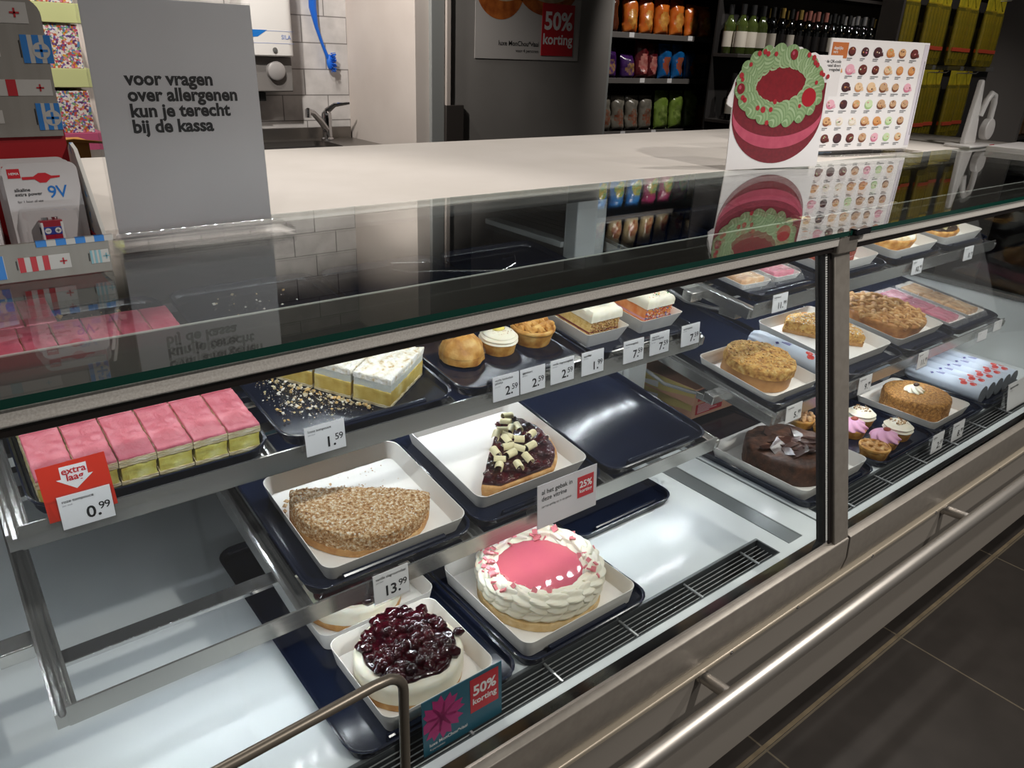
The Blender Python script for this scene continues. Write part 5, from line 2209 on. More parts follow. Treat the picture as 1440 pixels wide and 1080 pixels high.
for k in order:
    a = 2 * PI * (k + .3) / NS
    ex, ez = ccx + 0.109 * math.cos(a), ccz - 0.002 + 0.066 * math.sin(a)
    L_ = 0.036 if math.sin(a) < 0 else 0.031
    W_ = 0.023
    rot = a + PI / 2 + 0.9
    rot = math.atan2(math.sin(rot) * .8, math.cos(rot))
    dep += 0.00004
    # blob with stripes across
    def P(u, w, dd=0.0):
        return (ex + u * math.cos(rot) - w * math.sin(rot), -dep - dd, ez + u * math.sin(rot) + w * math.cos(rot))
    n = 20
    b.f([b.v(P(L_ * math.cos(2 * PI * i / n), W_ * math.sin(2 * PI * i / n))) for i in range(n)], 1)
    for s in range(7):
        u0 = -L_ * .9 + s * L_ * .27
        q = [0, 0]
        lo_, hi_ = [], []
        for i in range(7):
            w = -1 + i / 3
            ww = W_ * .93 * w * math.sqrt(max(.05, 1 - (u0 / L_) ** 2 * .95))
            bend = .010 * (1 - w * w)
            lo_.append(P(u0 + bend, ww, .00002))
            hi_.append(P(u0 + bend + L_ * .17 * (1 - .5 * w * w), ww, .00002))
        b.f([b.v(p) for p in lo_ + hi_[::-1]], 0 if s % 3 else 2)
b.build('green_ring_print', [G1, G2, G3], t, recalc=False)
for x, z, r in ((.062, .262, .006), (.078, .266, .006), (.088, .262, .006), (.112, .262, .0055), (.040, .238, .005), (.016, .214, .0065), (.020, .205, .005), (.026, .165, .006), (.033, .160, .006), (.075, .142, .006), (.092, .138, .0075), (.116, .138, .006), (.126, .156, .006), (.108, .108, .006),
                (.206, .146, .005), (.215, .262, .006), (.232, .256, .0065), (.238, .245, .006), (.246, .240, .006), (.262, .222, .006), (.270, .218, .005), (.285, .214, .0055), (.250, .200, .005)):
    b = MB()
    b.f([b.v((x + r * math.cos(2 * PI * k / 14), -0.0022, z + r * math.sin(2 * PI * k / 14))) for k in range(14)], 0)
    b.build('small_berry', [RED3], t, recalc=False)
for x, z in ((.018, .185), (.168, .262)):
    b = MB()
    b.f([b.v((x + .0115 * math.cos(2 * PI * k / 18), -0.0022, z + .012 * math.sin(2 * PI * k / 18))) for k in range(18)], 1)
    b.f([b.v((x - .003 + .004 * math.cos(2 * PI * k / 12), -0.0024, z + .003 + .0045 * math.sin(2 * PI * k / 12))) for k in range(12)], 2)
    b.build('large_berry', [RED3, RED2, PINKB], t, recalc=False)
b = MB()
b.f([b.v((.232 + .023 * math.cos(2 * PI * k / 26), -0.0022, .166 + .022 * math.sin(2 * PI * k / 26))) for k in range(26)], 0)
b.build('red_coin', RED4, t, recalc=False)
b = MB()
b.box(0.236, 0.330, 0.0032, 0.0042, 0.168, 0.263)
o = b.build('side_flap', M['white_print'], t)
b = MB()
put_text(b, 'scan de QR-code\nen bestel direct\njouw kerstgebak', 0.0098, 0.327, 0.246, 0.0028, 'RIGHT', 0.012, 0, 1.0, 0.95)
b.build('flap_lettering', M['ink'], o, recalc=False)

# assortment board
MRZ = math.atan2(1.176 - 1.241, 2.502 - 2.105)
t = thing('assortment_board', 'white board printed with rows of small cake pictures in a clear stand', 'menu board', (2.085, 1.247, GTZ + .0012), MRZ, -0.02)
MW, MH = 0.425, 0.300
b = MB()
b.box(0, MW, 0.0, 0.004, 0.012, MH + .010)
b.build('board_sheet', M['white_print'], t)
b = MB()
b.box(0, MW + .012, -0.045, 0.03, 0, 0.005)
b.box(0, MW, 0.0045, 0.007, 0.005, MH + .008)
b.build('holder_foot', M['acrylic'], t)
b = MB()
b.box(0.006, 0.070, -0.0008, 0, MH - .040, MH)
b.build('orange_heading', mat('orange_print', C('#c4713c'), .5), t)
b = MB()
put_text(b, 'dagelijks\nvers', 0.011, 0.012, MH - .018, -0.0012, 'LEFT', 0.01, 0, 1.0, .9)
b.build('heading_lettering', M['white_print'], t, recalc=False)
pal = [('#7a4a33', '#c9a27e'), ('#4a2018', '#6a2e28'), ('#c88a5a', '#e5c39c'), ('#d87f98', '#eab1bf'), ('#3a1c20', '#4c262a'), ('#e2d3bd', '#f2e8da'), ('#8d5236', '#d8a878'), ('#a9c98a', '#cfe0b4'), ('#c47840', '#d99a5e')]
mats_ = []
for i, (a_, c_) in enumerate(pal):
    mats_ += [mat('cake_print_side_%s' % 'abcdefghi'[i], C(a_), .5), mat('cake_print_top_%s' % 'abcdefghi'[i], C(c_), .5)]
rr = random.Random(42)
b2 = MB()
rows_ = [7, 7, 7, 7, 7, 7]
for r in range(6):
    for c in range(7):
        x = 0.034 + c * 0.0545 + (0.004 if r % 2 else 0)
        z = MH - 0.020 - r * 0.0465
        if r == 0 and c == 0:
            continue
        k = rr.randrange(len(pal))
        if r == 5 and c > 2:
            k = [0, 3, 7, 2][c - 3]
        s = rr.uniform(.0150, .0185)
        b = MB()
        b.f([b.v((x + s * math.cos(2 * PI * i / 18), -0.0005, z - .003 + s * .72 * math.sin(2 * PI * i / 18))) for i in range(18)], 2 * k)
        b.f([b.v((x + s * .96 * math.cos(2 * PI * i / 18), -0.0009, z + .001 + s * .62 * math.sin(2 * PI * i / 18))) for i in range(18)], 2 * k + 1)
        for q in range(rr.randrange(2, 6)):
            a, d_ = rr.uniform(0, 6.28), rr.uniform(.2, .75) * s
            px, pz = x + d_ * math.cos(a), z + .001 + .6 * d_ * math.sin(a)
            e = rr.uniform(.0016, .0034)
            kk = rr.randrange(2 * len(pal))
            b.f([b.v((px + e * math.cos(2 * PI * i / 8), -0.0013, pz + e * .7 * math.sin(2 * PI * i / 8))) for i in range(8)], kk)
        if rr.random() < .6:
            b.f([b.v(p) for p in ((x + s * .5, -.0014, z - .012), (x + s * 1.35, -.0014, z - .010), (x + s * 1.1, -.0014, z + .001))], 2 * k + 1)
        b.build('cake_picture', mats_, t, recalc=False)
        for q in range(2):
            w_ = rr.uniform(.018, .034) * (1 if q == 0 else .6)
            b2.box(x - .016, x - .016 + w_, -0.0008, -0.0003, z - .0205 - q * .0042, z - .0188 - q * .0042 + (.0006 if q == 0 else 0))
b2.build('caption_print', M['ink_grey'], t)
b = MB()
b.box(MW - .022, MW - .002, -0.0006, 0, .02, MH + .006)
b.build('edge_band', mat('pale_lilac_print', C('#d9d2da'), .5), t)
b = MB()
b.box(MW - .0085, MW - .0068, -0.0012, -0.0006, .05, MH - .04)
b.build('edge_caption', M['ink_grey'], t)

# battery display
t = thing('battery_display', 'grey printed cardboard display box with tall back panel and red inside at the left edge', 'display box', (-0.06, 0.948, GTZ), 0.0)
GK = mat('grey_card', C('#8f8a83'), .6, col2=C('#87827b'), scale=60, stretch=(1, 1, .05))
BW = 0.229
b = MB()
b.box(0, BW, 0, 0.004, 0, 0.041)
b.build('front_wall', GK, t, .001)
b = MB()
b.box(0.002, BW - .002, 0.004, 0.16, 0.0, 0.003)
b.build('box_floor', M['red_card'], t)
b = MB()
b.prism([(BW - .004, 0.004, 0.0), (BW - .004, 0.16, 0.0), (BW - .004, 0.16, 0.10), (BW - .004, 0.108, 0.130), (BW - .004, 0.085, 0.125), (BW - .004, 0.004, 0.041)], (0.004, 0, 0))
b.build('side_wall', mat('pale_card_side', C('#c9c6c0'), .6, col2=C('#4d8fc4'), scale=45, ramp=(.60, .63)), t)
DR = mat('deep_red_card', C('#a3141c'), .5)
b = MB()
b.box(0.002, BW - .006, 0.110, 0.113, 0.003, 0.150)
b.box(BW - .0062, BW - .0042, 0.006, 0.11, .003, 0.034)
b.build('red_lining', DR, t)
b = MB()
hp = [(0, 0.138), (BW - .008, 0.138), (BW - .008, 0.262)]
for k in range(7):
    a = PI / 2 * k / 6
    hp.append((BW - .026 + .018 * math.cos(a), 0.264 + .018 * math.sin(a)))
hp += [(0, 0.282)]
b.prism([(x, 0.105, z) for x, z in hp], (0, 0.004, 0))
b.build('back_panel', GK, t)


def bat_print(mb, x, z, w, h, c, y, vert=False):
    """a printed battery: stripes and a plus on a pale ground; c = stripe material index"""
    mb.box(x, x + w, y - .0006, y, z, z + h, 0)
    n = 4
    for k in range(n - 1 if not vert else 3):
        x0 = x + w * (k * .23 + .01) if not vert else x + w * (k * .38)
        mb.box(x0, x0 + (w * .115 if not vert else w * .22), y - .0010, y - .0006, z, z + h, c)
    px, pz = (x + w * .86, z + h * .5) if not vert else (x + w * .62, z + h * .45)
    if vert:
        r = h * .30
        mb.f([mb.v((px + r * math.cos(2 * PI * k / 18), y - .0011, pz + r * math.sin(2 * PI * k / 18))) for k in range(18)], 0)
    e, g = h * .22, h * .045
    mb.box(px - e, px + e, y - .0014, y - .0011, pz - g, pz + g, c)
    mb.box(px - g, px + g, y - .0014, y - .0011, pz - e, pz + e, c)
    mb.box(x - .0018, x - .0008, y - .0006, y, z + h * .2, z + h * .8, 4)


PM = [mat('pale_print', C('#b9b5b0'), .55), mat('red_stripe_print', C('#b0202a'), .5), mat('blue_stripe_print', C('#2a76bf'), .5), mat('teal_stripe_print', C('#7aa3ac'), .5), M['ink']]
b = MB()
bat_print(b, 0.092, 0.005, 0.034, 0.025, 2, 0.0, True)
bat_print(b, 0.138, 0.010, 0.050, 0.016, 1, 0.0)
bat_print(b, 0.208, 0.011, 0.019, 0.015, 3, 0.0)
bat_print(b, 0.030, 0.008, 0.050, 0.013, 1, 0.0)
for k in range(4):
    b.box(0.158 + k * .019, 0.158 + k * .019 + .010, -.0012, .0045, 0.0355, 0.0418, 2)
    b.box(0.158 + k * .019 + .010, 0.158 + k * .019 + .019, -.0011, .0045, 0.0355, 0.0417, 0)
b.build('battery_print', PM, t)
b = MB()
yb = 0.105
bat_print(b, 0.120, 0.256, 0.088, 0.021, 1, yb)
bat_print(b, 0.196, 0.216, 0.030, 0.029, 2, yb, True)
bat_print(b, 0.070, 0.222, 0.105, 0.015, 3, yb)
bat_print(b, 0.135, 0.182, 0.083, 0.017, 1, yb)
bat_print(b, 0.198, 0.145, 0.024, 0.029, 2, yb, True)
bat_print(b, 0.060, 0.153, 0.105, 0.014, 3, yb)
bat_print(b, 0.02, 0.182, 0.083, 0.017, 1, yb)
bat_print(b, 0.06, 0.252, 0.030, 0.026, 2, yb, True)
b.build('back_panel_print', PM, t)


def batt_pack(label, loc, rz=0.0, lean=-0.12):
    t = thing('battery_pack', label, 'battery pack', loc, rz, lean, 'blister packs of batteries')
    w, h = 0.074, 0.112
    b = MB()
    pts = [(x + w / 2, 0.0, y + h / 2) for x, y, _ in rrect(w, h, .009, 5)]
    b.prism(pts, (0, .0008, 0))
    b.build('backing_card', mat('grey_white_blister_card', C('#cfcaca'), .4), t)
    b = MB()
    b.box(.005, .017, -.0006, 0, h - .0155, h - .0055, 0)
    hook = [(.018 + .034 * 0, h - .0175), (.030, h - .0175), (.0345, h - .0215), (.041, h - .0215), (.0455, h - .0175), (.055, h - .0165), (.0555, h - .0145), (.047, h - .0145), (.0415, h - .011), (.0345, h - .011), (.029, h - .0145), (.018, h - .0145)]
    b.f([b.v((x, -.0007, z)) for x, z in hook], 0)
    b.build('red_emblem', M['red_print'], t, recalc=False)
    b = MB()
    put_text(b, 'HEMA', .0036, .011, h - .0118, -.0009, 'CENTER', .015)
    b.build('emblem_lettering', M['white_print'], t, recalc=False)
    b = MB()
    put_text(b, 'alkaline\nextra power', .0052, .008, h - .030, -.0007, 'LEFT', .01, 1, 1, .9)
    put_text(b, 'for 1 hour of use', .0036, .009, h - .042, -.0007, 'LEFT', 0, 1)
    put_text(b, '9V', .0190, .060, h - .0385, -.0007, 'RIGHT', .006, 0, .92)
    b.build('pack_lettering', [M['blue_print'], M['ink']], t, recalc=False)
    b = MB()
    b.box(.024, .046, -.016, -.001, .010, .050, 0)
    b.box(.0238, .0462, -.0162, -.001, .034, .043, 1)
    b.box(.0238, .0462, -.0162, -.001, .020, .027, 1)
    b.box(.0238, .0265, -.0163, -.001, .012, .048, 2)
    b.box(.0435, .0462, -.0163, -.001, .012, .048, 2)
    o = b.build('battery_body', [mat('battery_red', C('#a81d33'), .3), mat('battery_blue', C('#2b3f9e'), .3), M['paper']], t, .0006)
    b = MB()
    for x in (.030, .040):
        r = .0032
        b.f([b.v((x + r * math.cos(2 * PI * k / 14), -.0166, .0385 + r * math.sin(2 * PI * k / 14))) for k in range(14)], 0)
        b.box(x - .0018, x + .0018, -.0170, -.0167, .0382, .0388, 1)
    b.box(.0397, .0403, -.0170, -.0167, .0367, .0403, 1)
    b.lathe([(.0035, 0), (.0035, .003)], 12, (.030, -.008, .050), 2)
    b.lathe([(.0028, 0), (.0035, .003)], 12, (.040, -.008, .050), 2)
    b.build('terminals', [M['paper'], M['ink'], M['chrome']], o, recalc=False)
    b = MB()
    b.loft([[(x + .037, -y_, z + .034) for x, z, _ in rrect(ww, hh, .006, 4)] for ww, hh, y_ in ((.060, .062, .0), (.050, .052, .018), (.048, .050, .0195))], False, True)
    b.build('clear_blister', M['acrylic'], t)
    return t


p1 = batt_pack('front blister pack of one nine volt battery in the grey display box', (0.0870, 0.998, GTZ + .0035))
dup(p1, (0.0850, 1.0195, GTZ + .0035), None, 'blister pack just behind the front battery pack')
dup(p1, (0.0835, 1.041, GTZ + .0035), None, 'rearmost blister pack behind the front battery pack')
pk = None
for k in range(4):
    lab = ['white battery carton at the left edge, front of its row', 'white battery carton second in the row at the left edge', 'white battery carton third in the row at the left edge', 'white battery carton last in the row at the left edge'][k]
    loc = (0.040 + .003 * k, 0.966 + .0205 * k, GTZ + .0035)
    if pk is None:
        pk = thing('battery_carton', lab, 'battery carton', loc, 0.25, 0, 'small cartons in the grey display')
        b = MB()
        b.box(0, .030, 0, .017, 0, .050)
        b.build('carton_body', M['paper'], pk, .0006)
        b = MB()
        b.box(.002, .028, -.0006, 0, .006, .036)
        b.build('carton_print', M['ink'], pk)
    else:
        o = dup(pk, loc, None, lab)

# white plastic stand and paper stack at the right end
t = thing('hook_stand', 'white plastic stand with curved hook arm at the right end of the case', 'stand', (2.955, 1.175, GTZ), 0.0)
WP = mat('white_plastic', C('#d8d5d2'), .35)
b = MB()
b.box(-.10, .09, -.04, .05, 0, .010)
b.build('stand_base', WP, t, .004)
b = MB()
b.prism([(-.055, .0, .008), (.035, .0, .008), (.010, .012, .215), (-.005, .012, .215)], (0, .02, 0))
b.build('tall_fin', WP, t, .006)
b = MB()
b.tube([(.02, .005, .10), (.03, 0, .15), (.055, 0, .172), (.085, 0, .165), (.095, 0, .14), (.098, 0, .06)], .010, 12)
b.build('hook_arm', WP, t)
b = MB()
b.tube([(.095, .012, .055), (.095, -.012, .055)], .036, 28)
b.build('round_weight', WP, t, .003)
b = MB()
b.box(.05, .085, -.0415, -.040, .001, .009)
b.build('red_sticker', M['red_print'], t)
t = thing('paper_stack', 'stack of white paper sheets at the right edge of the case top', 'paper', (2.86, 0.965, GTZ), 0.05)
b = MB()
b.box(0, .30, 0, .12, 0, .006)
b.box(.003, .303, .002, .122, .0062, .013)
b.box(0, .297, -.001, .118, .0132, .017)
b.build('sheets', M['white_print'], t)

# steel whisk and clear pack lying on the rear of the trays, seen through the glass
t = thing('serving_tongs', 'thin steel serving tongs lying behind the small pies, seen through the top glass', 'tongs', at('U', 0.87, 1.36, 0.0215), 0.0, tilt('U'))
b = MB()
b.tube([(0.03, .09, .004), (-.045, .115, .004), (-.06, .08, .004), (-.03, .05, .004), (.03, .03, .006), (.16, -.03, .010)], .0028, 8)
b.tube([(.16, -.03, .010), (.185, -.045, .028), (.20, -.02, .036), (.188, .005, .024)], .0028, 8)
b.tube([(.16, -.03, .010), (.18, -.065, .010), (.20, -.085, .004)], .0028, 8)
b.tube([(.16, -.03, .010), (.197, -.055, .012), (.218, -.07, .004)], .0028, 8)
b.build('bent_wire', M['chrome'], t)

# ------------------------------------------------------------------ behind the case
# gift shelves at the left
t = thing('gift_shelving', 'pale green shelf unit on the wall at the left behind the sign', 'shelving', (-0.45, 4.55, 0))
GRN = mat('pale_green_board', C('#d6dc9c'), .5)
for z in (0.98, 1.285, 1.578, 1.872):
    b = MB()
    b.box(0, 1.33, 0.0, 0.39, z, z + .088)
    b.build('shelf_board', GRN if z > 1 else mat('pink_board', C('#cf5f86'), .5), t, .003)
b = MB()
b.box(0, 1.33, .37, .395, 0, 2.4)
b.build('back_board', M['wall_white'], t)
MOS = None


def mosaic(name):
    m, nt, bs = _nodes(name)
    L = nt.links.new
    tc = nt.nodes.new('ShaderNodeTexCoord')
    vo = nt.nodes.new('ShaderNodeTexVoronoi')
    vo.inputs['Scale'].default_value = 110
    L(tc.outputs['Object'], vo.inputs['Vector'])
    sp = nt.nodes.new('ShaderNodeSeparateColor')
    L(vo.outputs['Color'], sp.inputs[0])
    rp = nt.nodes.new('ShaderNodeValToRGB')
    el = rp.color_ramp.elements
    rp.color_ramp.interpolation = 'CONSTANT'
    cs = ['#e9dfe0', '#c8506a', '#e2a23e', '#7a5fa8', '#f0e8e4', '#d88aa0', '#5f8fb8', '#e8e0d0', '#c8633c', '#7fae78', '#f1eaea', '#6a3f6e']
    el[0].color = C(cs[0])
    el[1].position = 1 / 12
    el[1].color = C(cs[1])
    for i in range(2, 12):
        e = el.new(i / 12)
        e.color = C(cs[i])
    L(sp.outputs[0], rp.inputs[0])
    L(rp.outputs[0], bs.inputs['Base Color'])
    bs.inputs['Roughness'].default_value = .4
    return m


MOS = mosaic('busy_pattern_print')
sp_ = [('on the lowest green shelf', 1.374 - .293 + .0 - .0125), ('on the middle green shelf', 1.3735), ('on the top green shelf', 1.6665)]
sp_ = [('above the pink board', 1.0685), ('on the middle green shelf', 1.3735), ('on the upper green shelf', 1.6665)]
g0 = None
for nm, z in sp_:
    for k, (x, side) in enumerate(((0.50, 'right hand'), (0.145, 'middle'), (-.21, 'left hand'))):
        lab = '%s gift box with busy colourful pattern %s' % (side, nm)
        if g0 is None:
            g0 = thing('patterned_gift_box', lab, 'gift box', (x, 4.565, z), 0, 0, 'patterned boxes on the green shelves')
            b = MB()
            b.box(0, .345, 0, .30, 0, .200)
            b.build('box_body', MOS, g0, .002)
        else:
            dup(g0, (x, 4.565, z), None, lab)
t = thing('low_cabinet', 'low grey cabinet in front of the green shelves', 'cabinet', (-.3, 3.55, 0))
b = MB()
b.box(0, 1.10, 0, .5, 0, 1.02)
b.build('cabinet_body', mat('grey_cabinet', C('#6b6663'), .5), t, .004)
b = MB()
b.box(-.01, 1.11, -.01, .51, 1.02, 1.045)
b.build('cabinet_top', mat('dark_cabinet_top', C('#4a4644'), .4), t, .003)
t = thing('open_carton', 'small open orange brown carton on the low cabinet', 'carton', (.50, 3.66, 1.0455), .1)
ORG = mat('orange_carton', C('#c98d45'), .6)
b = MB()
b.box(0, .15, 0, .14, 0, .085)
b.build('carton_body', ORG, t, .002)
b = MB()
b.prism([(0, -.002, .085), (.15, -.002, .085), (.22, -.06, .075), (.18, -.085, .088), (.08, -.05, .098)], (0, 0, .002))
b.build('open_flap', ORG, t)

# snack shelving
t = thing('snack_shelving', 'dark metal shelf unit with bags of crisps right of the grey door', 'shelving', (4.47, 4.58, 0))
SM = mat('dark_shelf_metal', C('#4b4745'), .4, .4)
shelves = [0.955, 1.36, 1.69, 2.02, 2.36]
for z in shelves:
    b = MB()
    b.box(0.03, 1.60, 0, .5, z - .02, z)
    b.build('shelf_board', SM, t, .002)
    b = MB()
    b.box(0.03, 1.60, -.012, .0, z - .034, z + .006)
    b.build('shelf_edge', mat('grey_shelf_edge', C('#7b7774'), .4, .3), t, .001)
for x in (0, 1.60):
    b = MB()
    b.box(x, x + .03, 0.02, .5, 0, 2.75)
    b.build('side_panel', SM, t)
b = MB()
b.box(0, 1.63, .5, .52, 0, 2.75)
b.build('back_board', M['wall_dark'], t)
tag0 = None
for x, z in ((.25, 1.675), (.95, 1.675), (.42, 1.345), (.75, 1.345), (.25, .94), (.62, .94)):
    if tag0 is None:
        b = MB()
        b.box(0, .055, -.014, -.0122, -.012, .022)
        tag0 = b.build('edge_label', M['paper'], t)
        tag0.location = (x, 0, z)
    else:
        copy_part(tag0, (x, 0, z))


def bag(name, label, cat, loc, w, h, d, mats_, seed, rz=0.0, group=None, lean=0.0):
    t = thing(name, label, cat, loc, rz, lean, group)
    b = MB()
    nx, nz = 14, 18
    grid = {}
    for s in (-1, 1):
        for j in range(nz + 1):
            for i in range(nx + 1):
                u, v = i / nx, j / nz
                e = (math.sin(PI * min(max(u, 0), 1)) ** .55) * (min(1, v / .10) ** .5) * (min(1, (1 - v) / .22) ** .7)
                if v > .93:
                    e *= .05
                p = Vector(((u - .5) * w * .80 * (1 - .10 * e), s * d / 2 * e, v * h))
                k = noise.noise(p * 16 + Vector((seed * 3.3, s, 0))) * .016 + noise.noise(p * 38 + Vector((seed, 0, s))) * .006
                p.y += k * min(1, e * 2) * s
                p.x += .15 * k
                edge = i in (0, nx) or j in (0, nz)
                if edge:
                    p.y = 0 + .003 * math.sin(i * 2.2) * (j == nz)
                    key = ('e', i, j)
                else:
                    key = (s, i, j)
                if key not in grid:
                    grid[key] = b.v(p)
    def g(s, i, j):
        return grid[('e', i, j)] if i in (0, nx) or j in (0, nz) else grid[(s, i, j)]
    for s in (-1, 1):
        for j in range(nz):
            for i in range(nx):
                u, v = (i + .5) / nx - .5, (j + .5) / nz
                mi = 0
                if len(mats_) > 1 and (u / .34) ** 2 + ((v - .38) / .26) ** 2 < 1:
                    mi = 1
                b.f([g(s, i, j), g(s, i + 1, j), g(s, i + 1, j + 1), g(s, i, j + 1)], mi, True)
    b.build('bag_film', mats_, t, angle=80)
    return t


def foil(n, c, c2, sc=14, r=.25):
    return mat(n, C(c), r, 0.0, spec=.7, col2=C(c2), scale=sc, bump=.25, bscale=30, dist=.01)


OR = [foil('orange_bag_film', '#d9772a', '#c55a1a'), foil('orange_bag_picture', '#d9a04a', '#b5662a', 30)]
BR = [foil('brown_bag_film', '#4a2415', '#5d2d18')]
PU = [foil('purple_bag_film', '#3a1c55', '#4a2468'), foil('purple_bag_picture', '#b08a4a', '#53306e', 30)]
RD = [foil('dark_red_bag_film', '#4a1016', '#641a20'), foil('dark_red_bag_picture', '#c98a80', '#a5504c', 26)]
BL = [foil('blue_bag_film', '#1766a8', '#0f4a80'), foil('blue_bag_picture', '#a04434', '#8a5a3c', 30)]
LI = [foil('lime_bag_film', '#6f8a35', '#88a04a'), foil('lime_bag_picture', '#94a85a', '#58702c', 24)]
CL = [foil('pale_clear_bag_film', '#6e6a60', '#8a8478'), foil('pale_bag_filling', '#8a4a34', '#7a7264', 40)]
CR = [foil('cream_bag_film', '#d9c9a2', '#c4ae80'), foil('cream_bag_picture', '#a83a30', '#d9b080', 24)]
PK = [foil('magenta_bag_film', '#b03a6a', '#8a2450'), foil('magenta_bag_picture', '#cfa03a', '#4a9a4a', 26)]
BB = [foil('bright_blue_bag_film', '#3a8ad0', '#2a68b0'), foil('bright_blue_bag_picture', '#d9b03a', '#4a9a4a', 26)]
GO = 'bags of crisps on the snack shelves'
seed = 0
proto_b = {}


def put_bag(key, mats_, x, z, label, w=.19, h=.27, d=.10, rz=0.0, y=4.68, lean=-.08):
    global seed
    seed += 1
    if key in proto_b and seed % 2:
        return dup(proto_b[key], (x, y, z + .002), rz, label, GO, lean)
    o = bag('crisp_bag', label, 'crisps', (x, y, z + .002), w, h, d, mats_, seed, rz, GO, lean)
    proto_b[key] = o
    return o


ords = ['first', 'second', 'third', 'fourth', 'fifth', 'sixth', 'seventh']
put_bag('br', BR, 4.62, 1.69, 'dark brown bag at the left end of the orange row')
for k in range(6):
    put_bag('or', OR, 4.83 + k * .185, 1.69, '%s orange crisp bag from the left on its shelf' % ords[k], .20, .28 - (.03 if k > 3 else 0), .11, .1 * math.sin(k * 2), lean=-.08 - (.12 if k > 4 else 0))
put_bag('pu', PU, 4.62, 1.36, 'dark purple bag at the left end of the middle snack shelf', .24, .22, .10)
put_bag('pu2', PU, 4.84, 1.36, 'purple bag with gold picture lying low beside the red bag', .20, .18, .11, .1, 4.68)
put_bag('rd', RD, 5.005, 1.36, 'tall dark red bag with pale round picture', .18, .30, .11)
put_bag('rd2', RD, 5.15, 1.36, 'second dark red bag, squeezed beside the blue bags', .16, .27, .10, .0, 4.70)
for k in range(3):
    put_bag('bl', BL, 5.29 + k * .165, 1.36, '%s blue crisp bag with red picture on the middle snack shelf' % ords[k], .18, .27 - .02 * k, .10, .08 * k)
for k in range(4):
    put_bag('cl', CL, 4.62 + k * .165, 0.955, '%s pale see through snack bag on the bottom snack shelf' % ords[k], .19, .27, .10)
for k in range(3):
    put_bag('li', LI, 5.32 + k * .19, 0.955, '%s lime green bag on the bottom snack shelf' % ords[k], .21, .31, .10)
for k in range(7):
    key, mm = [('bb', BB), ('bb', BB), ('bb', BB), ('pk', PK), ('pk', PK), ('pk', PK), ('cr', CR)][k]
    put_bag(key, mm, 4.66 + k * .21, 2.02, ['first bright blue bag above the orange row', 'second bright blue bag above the orange row', 'third bright blue bag above the orange row', 'first magenta bag above the orange row', 'second magenta bag above the orange row', 'third magenta bag above the orange row', 'cream coloured bag at the right end above the orange row'][k], .21, .27, .10)
for k in range(7):
    put_bag('cr', CR, 4.66 + k * .21, 2.36, '%s cream and red bag on the highest snack shelf' % ords[k], .21, .30, .11)
t = thing('counter_carton', 'small yellow carton at the right end of the bottom snack shelf', 'carton', (5.89, 4.66, .957))
b = MB()
b.box(0, .13, 0, .12, 0, .18)
b.build('carton_body', mat('amber_carton', C('#a8762a'), .5), t, .003)
t = thing('dark_carton', 'brown and dark carton at the right end of the middle snack shelf', 'carton', (5.78, 4.64, 1.362))
b = MB()
b.box(0, .24, 0, .30, 0, .13)
b.build('carton_body', mat('dark_blue_carton', C('#1d222c'), .5), t, .003)
b = MB()
b.box(.01, .23, .0, .29, .13, .20)
b.build('carton_lid', mat('brown_carton', C('#5d4630'), .6), t, .003)

# wine rack
t = thing('wine_shelving', 'dark wine shelf unit with rows of bottles behind the assortment board', 'shelving', (5.36, 4.00, 0))
for z in (0.60, 1.08, 1.575, 2.06):
    b = MB()
    b.box(0.0, 3.2, 0, .24, z - .025, z)
    b.build('shelf_board', SM, t, .002)
for x in (2.56,):
    b = MB()
    b.box(x, x + .07, -.06, 0.0, 0, 2.6)
    b.build('front_post', mat('grey_post', C('#7a7775'), .4, .4), t, .003)
b = MB()
b.box(0, 3.2, .24, .255, 0, 2.6)
b.build('back_board', M['wall_dark'], t)


def bottle(name, label, loc, glassm, labm, capm, h=.350, r=.046, grp=None):
    t = thing(name, label, 'bottle', loc, 0, 0, grp)
    b = MB()
    b.lathe([(r * .92, 0), (r, .006), (r, h * .56), (r * .93, h * .62), (r * .55, h * .71), (r * .40, h * .78), (r * .38, h * .97), (r * .42, h * .975), (r * .42, h)], 24)
    b.build('bottle_body', glassm, t)
    b = MB()
    b.lathe([(r + .0006, h * .14), (r + .0006, h * .46)], 24, cap0=False, cap1=False)
    b.build('bottle_label', labm, t)
    b = MB()
    b.lathe([(r * .42, h * .80), (r * .45, h * .80), (r * .45, h + .002), (r * .40, h + .003)], 20)
    b.build('capsule', capm, t)
    return t


DG = mat('dark_bottle_glass', C('#0b0c0b'), .06, spec=.7)
GG = mat('olive_bottle_glass', C('#3f4a22'), .06, spec=.7)
WL = mat('cream_bottle_label', C('#cfc8ba'), .5)
BLK = mat('black_bottle_label', C('#1d1a1a'), .4)
RO = mat('rose_capsule', C('#b0746a'), .3, .5)
GOLD = mat('gold_capsule', C('#b59a55'), .3, .7)
SIL = mat('silver_capsule', C('#9a9a9c'), .3, .7)
BLU = mat('bright_blue_label', C('#3a86b8'), .5)
WG = 'wine bottles on the dark shelf'
specs = {'w': (GG, WL, M['black']), 'k': (DG, WL, M['black']), 'g': (DG, BLK, GOLD), 'r': (DG, BLK, RO), 's': (DG, BLK, SIL), 'b': (DG, BLU, M['black'])}
nmz = {'w': 'olive glass bottle with large cream label', 'k': 'dark bottle with cream label', 'g': 'dark bottle with gold capsule', 'r': 'dark bottle with rose capsule', 's': 'dark bottle with silver capsule', 'b': 'dark bottle with bright blue label'}
pb = {}
seqs = [(1.575, 'wwwkgkgrrrkbbsskkgks', 4.05), (1.08, 'kkwwwwkkkggkkkssk', 4.05)]
where = {1.575: 'behind the assortment board', 1.08: 'on the lower wine shelf', 2.05: 'on the top wine shelf'}
